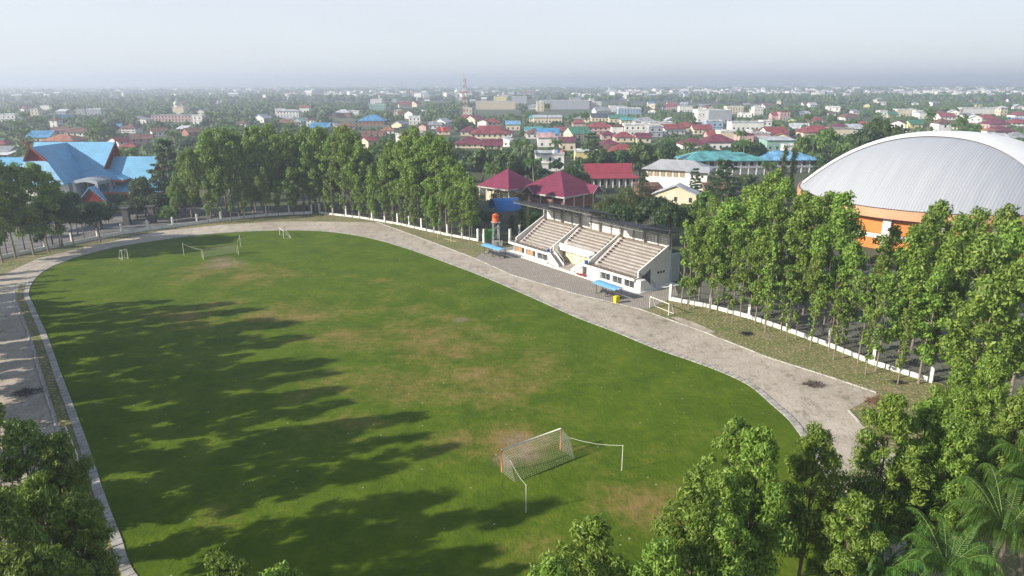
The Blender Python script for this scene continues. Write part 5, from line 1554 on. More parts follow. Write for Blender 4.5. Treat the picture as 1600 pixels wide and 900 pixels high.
K(1588, 208, 6.5, 34, 12, 'hip', 'grey', 'grey', 1, 'grey roofs at right edge above the arena')
K(1438, 174, 7, 10, 8, 'flat', 'white', 'white', 1, 'tiny white hut between masted building and white row')
# nearer ones behind the grandstand
K(860, 239, 8, 44, 13, 'flat', 'pale', 'white', 2, 'white terraced house with roof tanks', vis=248)
g = at(873, 232, 9.5)
for i, (c, nm) in enumerate(((WHITE, 'white'), (MATS['blue_plastic'], 'blue'), (ORA, 'orange'))):
    m = MB(); m.tube([(0, 0, 0), (0, 0, 1.3)], .6, .6, 12); m.tube([(0, 0, 1.3), (0, 0, 1.55)], .6, .25, 12)
    o = tag(m.build('roof_tank', c), nm + ' water tank on the white terraced house roof', 'water tank'); o.location = (g.x - 1.8 + i * 1.9, at(860, 239, 8).y + 6, 7.33)
K(913, 235, 6.5, 26, 9, 'flat', 'white', 'yellow', 1, 'small cream yellow flat house behind the maroon pavilions', vis=246)
K(1017, 291, 3.8, 36, 9, 'shed', 'rust', 'brick', 1, 'rusty striped shed roof behind the feathery tree', 'shed', rh=.9)
K(1060, 288, 6.2, 26, 14, 'gable', 'pale', 'cream', 1, 'cream walled house with pale blue gable roof', rh=3, yaw=1.15, vis=312)
K(1124, 291, 4.0, 30, 8, 'shed', 'rust', 'brick', 1, 'low dark shed with rusty tin roof by the tiered tree', 'shed', rh=.8, vis=303)
K(1330, 236, 6, 26, 14, 'hip', 'pale', 'white', 1, 'grey roof peak at the left shoulder of the arena', vis=240)

# ------------------------------------------------------------------ special buildings
def red_hall():
    g0 = at(946, 256, 8.5); x0, x1 = g0.x - 9.0, g0.x + 8.5; cx = (x0 + x1) / 2; cy = g0.y + 2
    t = thing('long_hall', 'long hall with striped crimson roof and white colonnade', 'hall', (cx + 1.5, cy, 0), .06)
    w, d = 17.5, 9.0
    m = MB(); m.box2(-w / 2 - 2, -d / 2 + 1.6, 0, w / 2 + 2, d / 2, 3.7); m.build('wall', WM('white'), t)
    rm = roofm('crimson_striped', (.28, .04, .055), 'Z', .85, True, .2)
    r = MB()
    for sg in (-1, 1):
        q = [(-w / 2, sg * 3.2, 4.9), (w / 2, sg * 3.2, 4.9), (w / 2 + .6, 0, 8.4), (-w / 2 - .6, 0, 8.4)]; r.slab(q if sg < 0 else q[::-1], .15)
        q = [(-w / 2 - 3.4, sg * 6.2, 3.6), (w / 2 + 3.4, sg * 6.2, 3.6), (w / 2, sg * 3.15, 4.9), (-w / 2, sg * 3.15, 4.9)]; r.slab(q if sg < 0 else q[::-1], .15)
    for sx in (-1, 1):
        q = [(sx * (w / 2 + 3.4), -sx * 6.2, 3.6), (sx * (w / 2 + 3.4), sx * 6.2, 3.6), (sx * w / 2, sx * 3.15, 4.9), (sx * w / 2, -sx * 3.15, 4.9)]; r.slab(q, .15)
    r.build('roof', rm, t)
    gm_ = MB()
    for sx in (-1, 1): gm_.faces([(sx * (w / 2 - .1), -3.0, 4.9), (sx * (w / 2 - .1), 3.0, 4.9), (sx * (w / 2 - .1), 0, 8.2)], [(0, 1, 2), (2, 1, 0)])
    gm_.build('gable_end', WM('white'), t)
    for k in range(10):
        q = MB(); x = -w / 2 - 2 + (w + 4) * k / 9; q.box2(x - .16, -5.5, 0, x + .16, -5.2, 3.7); q.build('column', WM('white'), t)
        if k < 9:
            q = MB(); q.box2(x + .5, -d / 2 + 1.5, .6, x + 1.7, -d / 2 + 1.62, 2.8); q.build('window', GLASS, t)
    OCC.append((cx, cy, 13)); KEY.append((930, 1016, 283, cy - 7))
red_hall()
def white_school():
    # two storey white building with grey roof and a row of large upper windows
    g0 = at(1050, 250, 9.6); cx, cy = g0.x + 1.0, g0.y - 4
    t = thing('school_building', 'white two storey building with pale grey roof and brown upper windows', 'school', (cx, cy, 0), -.42)
    w, d, hw = 20.0, 11.0, 7.0
    m = MB(); m.box2(-w / 2, -d / 2, 0, w / 2, d / 2, hw); m.box2(w / 2 - 4, -d / 2 - 2.2, 0, w / 2 + 2.5, -d / 2 + .1, hw - .2); m.build('wall', WM('white'), t)
    rm = roofm('grey_school_roof', (.36, .36, .36), 'X', .5, True, .18)
    X, Y = w / 2 + 1.4, d / 2 + 1.4; r = MB(); rr = w / 2 - 4
    e = [(-X, -Y, hw), (X + 1.5, -Y, hw), (X + 1.5, Y, hw), (-X, Y, hw)]; tp = [(-rr, 0, hw + 3), (rr, 0, hw + 3)]
    r.faces(e + tp, [(0, 1, 5, 4), (1, 2, 5), (2, 3, 4, 5), (3, 0, 4)]); eb = [(x, y, z - .2) for x, y, z in e]
    r.faces(e + eb, [(0, 4, 5, 1), (1, 5, 6, 2), (2, 6, 7, 3), (3, 7, 4, 0), (4, 7, 6, 5)])
    q0 = [(w / 2 - 5, -Y - 2.4, hw - .1), (X + 2.2, -Y - 2.4, hw - .1), (X + 1.2, -Y + 2.5, hw + 1.4), (w / 2 - 4, -Y + 2.5, hw + 1.4)]; r.slab(q0, .18)
    r.build('roof', rm, t)
    bm_ = plain('brown_shutter', (.34, .24, .14), .6, .2)
    for k in range(6):
        x = -w / 2 + 1.6 + k * 2.35; q = MB(); q.box2(x - .85, -d / 2 - .08, 4.3, x + .85, -d / 2 + .02, 6.2); o = q.build('window', bm_, t)
        f = MB()
        for (a, b, c, e_) in ((x - .95, 4.2, x + .95, 4.3), (x - .95, 6.2, x + .95, 6.3), (x - .04, 4.3, x + .04, 6.2)): f.box2(a, -d / 2 - .12, b, c, -d / 2 + .02, e_)
        f.build('window_frame', WHITE, o)
    for k in range(3):
        q = MB(); x = w / 2 - 3.2 + k * 1.8; q.box2(x, -d / 2 - 2.26, 4.8, x + .8, -d / 2 - 2.18, 5.6); q.build('window', GLASS, t)
        q = MB(); q.box2(w / 2 - .02, -d / 2 + 1.5 + k * 3, 4.4, w / 2 + .06, -d / 2 + 2.5 + k * 3, 5.8); q.build('window', GLASS, t)
        q = MB(); q.box2(x, -d / 2 - 2.26, 1.2, x + .8, -d / 2 - 2.18, 2.0); q.build('window', GLASS, t)
    OCC.append((cx, cy, 13)); KEY.append((1010, 1112, 305, cy - 9))
white_school()
def veranda_block(u, vt, h, wpx, d, rcol, label, steps):
    g0 = at(u, vt, h); w = wpx / F * (g0.y * CP + (H - h) * SP); t = thing('school_block', label, 'school', (g0.x, g0.y, 0), .03)
    hw = h - 3.4
    m = MB(); m.box2(-w / 2, -d / 2 + 1.8, 0, w / 2, d / 2, hw); m.build('wall', WM('white'), t)
    r = MB(); X, Y = w / 2 + 1.2, d / 2 + 1.2; rr = X - Y * 1.1
    e = [(-X, -Y, hw), (X, -Y, hw), (X, Y, hw), (-X, Y, hw)]; tp = [(-rr, 0, h), (rr * .45, 0, h)]; tq = [(rr * .45, 0, h - .7), (rr, 0, h - .7)]
    r.faces(e + tp + tq, [(0, 1, 7, 6, 5, 4), (1, 2, 7), (2, 3, 4, 5, 6, 7), (3, 0, 4)])
    eb = [(x, y, z - .25) for x, y, z in e]; r.faces(e + eb, [(0, 4, 5, 1), (1, 5, 6, 2), (2, 6, 7, 3), (3, 7, 4, 0), (4, 7, 6, 5)])
    r.build('roof', RM(rcol), t)
    gq = MB(); gq.faces([(-rr - 1.0, -1.3, h - 1.4), (-rr - .9, 1.3, h - 1.4), (-rr + .5, 0, h + .1), (-rr - 1.2, 0, h + .05)], [(0, 1, 3), (0, 3, 2), (1, 2, 3)]); gq.build('gablet', RM('brown'), t)
    n = int(w / 3.2)
    for k in range(n + 1):
        x = -w / 2 + w * k / n; q = MB(); q.box2(x - .17, -d / 2, 0, x + .17, -d / 2 + .34, hw); q.build('column', WM('white'), t)
        if k < n: q = MB(); q.box2(x + .7, -d / 2 + 1.74, hw - 2.5, x + 2.5, -d / 2 + 1.85, hw - .8); q.build('window', GLASS, t)
    q = MB(); q.box2(-w / 2, -d / 2, hw - 3.4, w / 2, -d / 2 + 1.8, hw - 3.2); q.box2(-w / 2, -d / 2 - .05, hw - 3.2, w / 2, -d / 2 + .05, hw - 2.4); q.build('balcony', WM('grey'), t)
    OCC.append((g0.x, g0.y, w / 2)); KEY.append((u - wpx / 2, u + wpx / 2, vt + 24, g0.y - d / 2))
veranda_block(1127, 236, 9.5, 124, 14, 'teal', 'long teal roofed school block with white columns', 1)
veranda_block(1228, 236, 9.0, 88, 12, 'sky', 'long pale blue roofed school block behind columnar trees', 1)

def pavilion(cx, cy, side, rz, ze, za, label, porch, mat_):
    t = thing('pavilion', label, 'pavilion', (cx, cy, 0), rz)
    s = side / 2; r = MB(); e = [(-s, -s, ze), (s, -s, ze), (s, s, ze), (-s, s, ze)]
    r.faces(e + [(0, 0, za)], [(0, 1, 4), (1, 2, 4), (2, 3, 4), (3, 0, 4)]); eb = [(x, y, z - .12) for x, y, z in e]
    r.faces(e + eb, [(0, 4, 5, 1), (1, 5, 6, 2), (2, 6, 7, 3), (3, 7, 4, 0), (4, 7, 6, 5)]); r.build('roof', mat_, t)
    f = MB()
    for i in range(4):
        a, b = Vector(e[i]), Vector(e[(i + 1) % 4]); n = Vector((b.y - a.y, a.x - b.x, 0)).normalized() * .06
        f.faces([tuple(a + n + Vector((0, 0, -.45))), tuple(b + n + Vector((0, 0, -.45))), tuple(b + n), tuple(a + n)], [(0, 1, 2, 3), (3, 2, 1, 0)])
    f.build('fascia', WHITE, t)
    w = MB(); w.box2(-s + 2.2, -s + 2.2, 0, s - 2.2, s - 2.2, ze - .15); w.build('wall', WM('brick') if porch else WM('cream'), t)
    for i in range(4):
        for k in range(4):
            x = -s + .7 + (2 * s - 1.4) * k / 4; y = -s + .7; c, n = math.cos(i * PI / 2), math.sin(i * PI / 2)
            q = MB(); q.tube([(x * c - y * n, x * n + y * c, 0), (x * c - y * n, x * n + y * c, ze - .1)], .17, None, 6)
            x2, y2 = x + .9 * (1 if k < 2 else -1) * 0, y + .0
            q.tube([((x * .86) * c - (y * .86) * n, (x * .86) * n + (y * .86) * c, ze - 2.4), (x * c - (y - .5) * n, x * n + (y - .5) * c, ze - .2)], .08, None, 4); q.build('column', WHITE, t)
    if porch:
        for i in (0, 1):
            c, n = math.cos(i * PI / 2), math.sin(i * PI / 2)
            def T(x, y, z): return (x * c - y * n, x * n + y * c, z)
            p = MB(); y0 = -s - 1.4; y1 = -s * .45; zr = ze + 2.2; off = -s * .35 if i == 0 else s * .45
            for sg in (-1, 1):
                q = [T(off + sg * 2.6, y0, ze - .1), T(off + sg * 2.6, y1, ze - .1), T(off, y1, zr), T(off, y0, zr)]; p.slab(q, .12)
            p.build('porch_roof', mat_, t)
            b = MB(); yb = y0 - .05
            for sg in (-1, 1): b.faces([T(off + sg * 2.75, yb, ze - .35), T(off + sg * 2.75, yb, ze + .05), T(off, yb, zr + .15), T(off, yb, zr - .3)], [(0, 1, 2, 3), (3, 2, 1, 0)])
            b.build('bargeboard', WHITE, t)
            g_ = MB(); g_.faces([T(off - 2.2, y0 + .4, ze - .1), T(off + 2.2, y0 + .4, ze - .1), T(off, y0 + .4, zr - .4)], [(0, 1, 2), (2, 1, 0)]); g_.build('porch_gable', WM('brick'), t)
    OCC.append((cx, cy, side * .72))
MROOF = plain('maroon_tiles', (.22, .03, .075), .65, .22, .5)
MROOF = roofm('maroon_tile_roof', (.175, .026, .058), 'Z', .35, False, .2)
pavilion(15.4, 217.5, 20.5, -.76, 4.6, 10.9, 'large maroon pyramid roofed pavilion with small white gabled porches', True, MROOF)
pavilion(-1.2, 228.5, 15, -.76, 4.6, 10.2, 'smaller maroon pyramid pavilion on white columns', False, MROOF)
KEY.append((805, 932, 310, 203)); KEY.append((758, 830, 292, 215))

def blue_hall():
    t = thing('government_hall', 'blue roofed hall with crossed red gables and a grey portico', 'hall', (0, 0, 0), 0)
    bm_ = roofm('blue_ribbed_roof', (.13, .36, .55), 'Z', .62, True, .16)
    redg = roofm('red_gable_boards', (.36, .05, .035), 'Z', .4, False, .15); redt = plain('red_trim', (.42, .09, .045), .6, .2)
    x0, x1, xe = -150.5, -125.5, -119.2; yr, yf = 219.5, 210.5; ze, zr_ = 9.2, 19.9
    r = MB(); zs, ys = 12.0, yf + 3.4; yb = 2 * yr - ys; ybb = 2 * yr - yf
    # steep gable roof on a flatter hipped skirt
    xg = x1
    r.slab([(x0, ys, zs), (xg - 1.2, ys, zs), (xg + .6, yr, zr_), (x0, yr, zr_)], .2); r.slab([(xg - 1.2, yb, zs), (x0, yb, zs), (x0, yr, zr_), (xg + .6, yr, zr_)], .2)
    r.slab([(x0 - 2, yf, ze), (xe, yf, ze), (xg - 1.2, ys, zs), (x0, ys, zs)], .2); r.slab([(xe, ybb, ze), (x0 - 2, ybb, ze), (x0, yb, zs), (xg - 1.2, yb, zs)], .2)
    r.slab([(xe, yf, ze), (xe, ybb, ze), (xg - 1.2, yb, zs), (xg - 1.2, ys, zs)], .2)
    r.build('main_roof', bm_, t)
    # cross wing coming forward, ridge towards the camera side
    cr = MB(); cxr = -140.2; yfr = 203.2; hw_ = 8.8; gw = 3.4; zg = zr_ - .15 - gw / hw_ * (zr_ - .15 - ze)
    for sg in (-1, 1):
        q = [(cxr + sg * hw_, yfr - 2.4, ze), (cxr + sg * hw_, yr, ze), (cxr, yr, zr_ - .15), (cxr, yfr - 1.2, zr_ - .15), (cxr + sg * gw, yfr + .2, zg)]
        cr.slab(q if sg > 0 else q[::-1], .2)
    cr.slab([(cxr - hw_, yfr - 2.4, ze), (cxr + hw_, yfr - 2.4, ze), (cxr + gw, yfr + .2, zg), (cxr - gw, yfr + .2, zg)], .2)
    cr.build('cross_roof', bm_, t)
    # right wing, lower
    wx0, wx1 = -128.0, -112.0; wyr = 219.0; wyf = 212.0; wze, wzr = 6.2, 15.4; zs2 = 8.5; ys2 = wyf + 2.4
    wr = MB()
    wr.slab([(wx0, ys2, zs2), (wx1 - 1, ys2, zs2), (wx1 + .5, wyr, wzr), (wx0, wyr, wzr)], .2); wr.slab([(wx1 - 1, 2 * wyr - ys2, zs2), (wx0, 2 * wyr - ys2, zs2), (wx0, wyr, wzr), (wx1 + .5, wyr, wzr)], .2)
    wr.slab([(wx0 - 6, wyf - 2, wze - .6), (wx1 + 5, wyf - 2, wze - .6), (wx1 - 1, ys2, zs2), (wx0 - 6, ys2, zs2)], .2)
    wr.slab([(wx1 + 5, wyf - 2, wze - .6), (wx1 + 5, 2 * wyr - wyf, wze - .6), (wx1 - 1, 2 * wyr - ys2, zs2), (wx1 - 1, ys2, zs2)], .2)
    wr.build('wing_roof', bm_, t)
    lw_ = MB(); lw_.slab([(-192, 216, 8.5), (-150, 216, 8.5), (-150, 226, 14.5), (-192, 226, 14.5)], .2); lw_.slab([(-150, 236, 8.5), (-192, 236, 8.5), (-192, 226, 14.5), (-150, 226, 14.5)], .2); lw_.build('left_wing_roof', bm_, t)
    gb = MB()
    gb.faces([(xg - 1.0, ys + .2, zs), (xg - 1.0, yb - .2, zs), (xg + .3, yr, zr_ - .2)], [(0, 1, 2), (2, 1, 0)]); gb.build('gable_end', redg, t); gb = MB()
    gb.faces([(wx1 - .8, ys2 + .2, zs2), (wx1 - .8, 2 * wyr - ys2 - .2, zs2), (wx1 + .3, wyr, wzr - .2)], [(0, 1, 2), (2, 1, 0)]); gb.build('gable_end', redg, t); gb = MB()
    gb.faces([(cxr - gw, yfr + .35, zg), (cxr + gw, yfr + .35, zg), (cxr, yfr - .6, zr_ - .5)], [(0, 1, 2), (2, 1, 0)])
    gb.build('gable_end', redg, t)
    tr = MB()
    def bar(a, b, s=.35): tr.tube([a, b], s, s * .8, 4)
    for (a, b, c) in (((cxr - gw, yfr + .1, zg), (cxr + gw, yfr + .1, zg), (cxr, yfr - 1.3, zr_)),):
        for q in (a, b):
            q, c_ = Vector(q), Vector(c); bar(q, c_ + (c_ - q).normalized() * 2.2, .3)
    for (q, c) in (((xg - 1.2, ys, zs), (xg + .6, yr, zr_)), ((xg - 1.2, yb, zs), (xg + .6, yr, zr_)), ((wx1 - 1, ys2, zs2), (wx1 + .5, wyr, wzr)), ((wx1 - 1, 2 * wyr - ys2, zs2), (wx1 + .5, wyr, wzr))):
        q, c = Vector(q), Vector(c); bar(q, c + (c - q).normalized() * .6, .22)
    tr.box2(x0, yf - .15, ze - .75, xe + .1, yf + .15, ze - .15); tr.box2(xe - .15, yf, ze - .75, xe + .15, ybb, ze - .15)
    tr.box2(wx0 - 4, wyf - 2.15, wze - 1.4, wx1 + 5.1, wyf - 1.85, wze - .75)
    tr.build('red_trim', redt, t)
    wl = MB(); wl.box2(x0, yf + 2.0, 0, xe - 2.5, ybb - 2, ze - .3); wl.box2(cxr - 7.5, yfr + 1.5, 0, cxr + 7.5, yr, ze); wl.box2(wx0 - 5, wyf + .2, 0, wx1 + 2.6, 2 * wyr - wyf - 1, wze - .8); wl.box2(-190, 218, 0, -151, 234, 8.6)
    wl.build('wall', WM('white'), t)
    for k in range(5):
        x = -133.3 + k * 2.6; q = MB(); q.box2(x, yf + 1.93, 6.6, x + 1.7, yf + 2.02, 8.6); o = q.build('window', GLASS, t)
        f = MB(); f.box2(x - .55, yf + 1.7, 5.6, x - .2, yf + 2.05, 8.9); f.build('window_frame', WHITE, o)
        q = MB(); q.box(x + .6, yf + 1.6, 5.75, .8, .5, .6); q.build('air_conditioner', plain('ac_white', (.6, .6, .6), .5, .1), t)
    for k in range(8):
        x = -134 + k * 2.7; q = MB(); q.box2(x, wyf + .12, 2.6, x + 1.9, wyf + .22, 4.6); o = q.build('window', GLASS, t)
        f = MB(); f.box2(x - .7, wyf - .1, 0, x - .35, wyf + .25, 5.2); f.build('window_frame', WHITE, o)
    for k in range(3):
        q = MB(); y = wyf + 3 + k * 4; q.box2(wx1 + 2.55, y, 2.2, wx1 + 2.66, y + 1.6, 4.4); q.build('window', GLASS, t)
    # portico
    po = MB(); px0, px1, py0, py1 = -130.6, -122.9, 203.0, 210.8; n = 8
    for k in range(n):
        a = px0 + (px1 - px0) * k / n; b = px0 + (px1 - px0) * (k + 1) / n; za = 9.6 + .9 * math.sin(PI * k / n); zb = 9.6 + .9 * math.sin(PI * (k + 1) / n)
        po.slab([(a, py0, za), (b, py0, zb), (b, py1, zb), (a, py1, za)], 1.0)
    po.build('portico_roof', WM('grey'), t)
    for (x, y) in ((px0 + .5, py0 + .5), (px1 - .5, py0 + .5), (px0 + .5, py1 - .5), (px1 - .5, py1 - .5)):
        q = MB(); q.box(x, y, 0, .8, .8, 8.8); q.build('portico_column', WM('grey'), t)
    pg = MB(); pg.faces([(-127.2, 199.2, 3.6), (-118.2, 199.2, 3.6), (-122.7, 198.6, 8.2)], [(0, 1, 2), (2, 1, 0)]); pg.build('porch_gable', redg, t)
    pr2 = MB(); pr2.slab([(-127.9, 198.6, 3.4), (-122.7, 198.2, 8.6), (-123.5, 202.6, 8.6), (-128.7, 202.6, 3.4)], .2); pr2.slab([(-122.7, 198.2, 8.6), (-117.5, 198.6, 3.4), (-119.4, 202.6, 3.4), (-123.5, 202.6, 8.6)], .2); pr2.build('porch_roof', bm_, t)
    sg_ = MB(); sg_.faces([(-118.4, 205.5, 3.0), (-113.8, 205.5, 3.0), (-116.1, 205, 5.6)], [(0, 1, 2), (2, 1, 0)]); sg_.build('small_gable', redg, t)
    sr = MB(); sr.slab([(-118.9, 205, 2.9), (-116.1, 204.8, 5.9), (-116.1, 210.8, 5.9), (-118.9, 210.8, 2.9)], .15); sr.slab([(-116.1, 204.8, 5.9), (-113.3, 205, 2.9), (-113.3, 210.8, 2.9), (-116.1, 210.8, 5.9)], .15); sr.build('small_porch_roof', redt, t)
    for (x, y) in ((-127.0, 199.5), (-118.4, 199.5), (-118.2, 205.6), (-114.0, 205.6)):
        q = MB(); q.box(x, y, 0, .5, .5, 3.2); q.build('porch_column', WM('white'), t)
    OCC.extend([(-140, 216, 21), (-120, 218, 14), (-172, 226, 20)]); KEY.append((40, 262, 322, 198))
blue_hall()
for (u, v, lab) in ((155, 352, 'dark gate pier left of forecourt trees'), (200, 345, 'dark gate pier in the middle of the blue hall forecourt'), (240, 342, 'dark gate pier at the right of the blue hall forecourt')):
    g = at(u, v + 5); m = MB(); m.box(0, 0, 0, 1.6, 1.2, 4.6); m.box(0, 0, 4.601, 2.4, 1.9, .35); o = tag(m.build('gate_pier', plain('dark_stone', (.07, .065, .065), .7, .3)), lab, 'gate pier'); o.location = (g.x, g.y, 0)
# mosque
g = at(281, 166, 9)
t = thing('mosque', 'small cream mosque with pale green dome rising over far trees', 'mosque', (g.x, g.y, 0))
m = MB(); m.box2(-7, -5, 0, 7, 5, 9); m.build('wall', WM('cream'), t)
m = MB(); m.box2(-7.4, -5.4, 9, 7.4, 5.4, 9.6); m.build('parapet', WHITE, t)
m = MB(); m.tube([(-3, 0, 9.6), (-3, 0, 12)], 3.4, 3.4, 14); m.build('drum', WM('cream'), t)
dm = MB(); vs = []; fs = []; nn = 16
for i in range(9):
    a = i / 8 * PI / 2; rr = 4.2 * math.cos(a) * (1.06 if i == 1 else 1); z = 12 + 5.2 * math.sin(a)
    for k in range(nn): vs.append((-3 + rr * math.cos(2 * PI * k / nn), rr * math.sin(2 * PI * k / nn), z))
for i in range(8):
    for k in range(nn): l = (k + 1) % nn; fs.append((i * nn + k, i * nn + l, (i + 1) * nn + l, (i + 1) * nn + k))
dm.faces(vs, fs); dm.tube([(-3, 0, 17), (-3, 0, 19.4)], .15, .05, 5); dm.build('dome', plain('dome_green', (.36, .46, .36), .5, .2), t, True)
KEY.append((270, 296, 174, g.y - 6)); OCC.append((g.x, g.y, 11))
# lattice tower
def lattice(u, vtop, vbase, w0, w1, label, redwhite=True):
    g = at(u, vbase); h = zat(g.x, g.y, vtop); t = thing('lattice_tower', label, 'tower', (g.x, g.y, 0))
    n = 14; ms = {True: MB(), False: MB()}
    for i in range(n):
        z0, z1 = h * .93 * i / n, h * .93 * (i + 1) / n; a, b = w0 + (w1 - w0) * i / n, w0 + (w1 - w0) * (i + 1) / n
        m = ms[i % 2 == 0]; s = .16 * w0 / 4
        c0 = [(-a, -a, z0), (a, -a, z0), (a, a, z0), (-a, a, z0)]; c1 = [(-b, -b, z1), (b, -b, z1), (b, b, z1), (-b, b, z1)]
        for k in range(4):
            l = (k + 1) % 4; m.tube([c0[k], c1[k]], s * 1.7, None, 4); m.tube([c0[k], c1[l]], s, None, 4); m.tube([c0[l], c1[k]], s, None, 4); m.tube([c1[k], c1[l]], s, None, 4)
    ms[True].build('red_section', plain('tower_red', (.45, .07, .05), .6, .2), t); ms[False].build('white_section', plain('tower_white', (.7, .68, .66), .6, .2), t)
    m = MB(); m.tube([(0, 0, h * .93), (0, 0, h)], .18, .06, 5)
    for k in range(5):
        a = k * 2.4; z = h * (.62 + .07 * k); m.box(1.6 * math.cos(a) , 1.6 * math.sin(a), z, .7, .5, 2.6, a)
    m.build('antenna', WM('grey'), t); OCC.append((g.x, g.y, 5))
lattice(728, 113, 184, 2.6, 1.0, 'tall red and white lattice tower rising over the town')
lattice(628.5, 116, 141.5, 5.0, 2.2, 'very faint distant lattice mast left of the main tower')
# orange roof tank on a hidden house
g = at(694, 216); m = MB(); m.tube([(0, 0, 0), (0, 0, 5)], .3, .3, 6); m.tube([(0, 0, 5), (0, 0, 7.6)], 1.5, 1.5, 12); o = tag(m.build('water_tank', plain('bright_red_plastic', (.72, .06, .03), .5, .1)), 'bright red orange water tank above the middle plantation', 'water tank'); o.location = (g.x, g.y, 0)

# ================================================================== TREES ROUND THE TOWN
AUTO = []    # things labelled at the end by what stands next to them
BAD = [(25, 128, 34), (30, 140, 22), (116, 184, 48), (-35, 105, 75), (-5, 170, 26), (-146, 212, 30), (-60, 200, 14)]
def free(x, y, r):
    for (a, b, c) in OCC:
        if (x - a) ** 2 + (y - b) ** 2 < (c + r) ** 2: return False
    for (a, b, c) in BAD:
        if (x - a) ** 2 + (y - b) ** 2 < (c + r * .3) ** 2: return False
    return True
def hides(x, y, h, wd):
    """would a thing of height h hide a key building?"""
    u, v = px(x, y); vt = px(x, y, h)[1]; hwp = wd / 2 * F / (y * CP + H * SP)
    for (a, b, vb, Y) in KEY:
        if y < Y and u + hwp > a and u - hwp < b and vt < vb - 1 and v > vb - 25: return True
    return False
# hand placed trees that shape the view behind the grandstand
for (u, vt, Y, kd, wd, lab) in [(985, 293, 176, 'feather', 1.35, 'wide olive feathery tree behind the grandstand roof'), (945, 305, 168, 'feather', .9, 'olive feathery tree at left of the wide one behind grandstand'), (1022, 308, 166, 'fineround', 1.3, 'dark tree behind the right end of the grandstand'),
        (1045, 315, 158, 'fineround', 1.2, 'dark round tree where grandstand and right wood meet'), (965, 320, 158, 'fineround', 1.2, 'dark tree directly behind the grandstand canopy middle'), (812, 300, 196, 'rusty', 1.0, 'half bare rusty tree before the smaller maroon pavilion'),
        (778, 295, 198, 'rusty', .8, 'sparse brownish tree left of the rusty one'), (1075, 318, 160, 'lime', .9, 'yellow green shrub tree behind the right plantation'), (1100, 298, 178, 'lime', .8, 'bright green tree below the white school'), (1130, 248, 205, 'layered', 1.35, 'big dark tiered tree before the teal school'),
        (1085, 262, 232, 'layered', .6, 'tiered tree at the right corner of the white school'), (1300, 240, 240, 'layered', 1.1, 'dark tiered tree left of the arena roof'), (1275, 248, 232, 'layered', .9, 'tiered tree between blue school and arena'), (1218, 226, 215, 'column', 1.0, 'left columnar tree before blue school'), (1233, 230, 217, 'column', .85, 'right columnar tree before blue school'),
        (760, 330, 178, 'fineround', 1.1, 'dark tree left of the small blue tarpaulin'), (815, 325, 172, 'column', .75, 'slim green tree right of the vaulted tarpaulin'), (828, 322, 171, 'column', .8, 'slim green tree close to grandstand left end'), (838, 330, 170, 'fineround', .7, 'dark shrub tree behind the grandstand left end'), (800, 335, 174, 'column', .6, 'slim tree before the vaulted tarpaulin'),
        (640, 228, 262, 'round', 1.4, 'spreading dark tree between the two plantation blocks'), (600, 226, 255, 'round', 1.5, 'wide rain tree behind the plantation gap'), (790, 240, 250, 'round', 1.2, 'rounded tree above the smaller pavilion'), (755, 232, 262, 'round', 1.4, 'broad tree right above the plantation corner'), (825, 250, 252, 'darkround', 1.0, 'dark tree right of the broad one behind pavilions'),
        (905, 250, 262, 'darkround', 1.0, 'dark round tree right of terraced house'), (935, 232, 268, 'darkround', 1.3, 'dark spreading tree left above the crimson hall'), (965, 234, 270, 'darkround', 1.2, 'dark tree above the crimson hall middle'), (1000, 222, 278, 'round', 1.4, 'tall green tree above the crimson hall right end'), (1030, 232, 275, 'round', 1.2, 'green tree above the white school roof'),
        (925, 206, 330, 'layered', 1.2, 'tiered tree right of the green gabled roof'), (1370, 188, 285, 'round', 1.7, 'big dark round tree left above the arena'), (1345, 203, 262, 'darkround', 1.5, 'dark tree mass left above the arena shoulder'), (1285, 202, 310, 'lime', 1.3, 'light green tree above the blue school end'), (1250, 214, 308, 'lime', 1.0, 'light green tree right of long pale shed'), (1318, 212, 265, 'round', 1.3, 'green tree between light green one and arena'),
        (890, 262, 238, 'fineround', 1.2, 'leafy tree at the left end of the crimson hall'), (1005, 268, 232, 'layered', .5, 'small spreading tree at the right end of crimson hall'), (1155, 218, 308, 'darkround', 1.0, 'dark tree above the teal roof'), (1180, 222, 306, 'darkround', 1.0, 'dark tree right above the teal roof end'), (1100, 226, 300, 'round', .9, 'green tree above the teal roof left end'),
        (1040, 222, 292, 'darkround', 1.1, 'dark tree above left end of the teal roof')]:
    x = xat(u, Y); h = max(3, zat(x, Y, vt)); H0 = PROTO[kd][0][0]
    plant(kd, x, Y, h, lab, 'tree', None, wid=wd); OCC.append((x, Y, 3))
for (u, vt, Y, lab) in ((772, 264, 236, 'coconut palm left of the smaller pavilion'), (768, 270, 240, 'second palm at the far left of the pavilions'), (870, 224, 320, 'palm beside the striped roof block'), (912, 183, 430, 'palm before the red hipped roof near warehouse'), (855, 168, 560, 'palm before the cream front of huge warehouse'), (1155, 211, 335, 'palm before the cream flat house'), (1160, 226, 300, 'low palm above teal roof middle'), (1492, 192, 330, 'palm above the arena summit'), (1445, 183, 380, 'palm left above the arena summit'), (1258, 186, 420, 'palm left of the wide red roof')):
    x = xat(u, Y); h = max(6, zat(x, Y, vt)); plant('palm', x, Y, h, lab, 'palm', 'coconut palms in the town', wid=1.0); OCC.append((x, Y, 2))

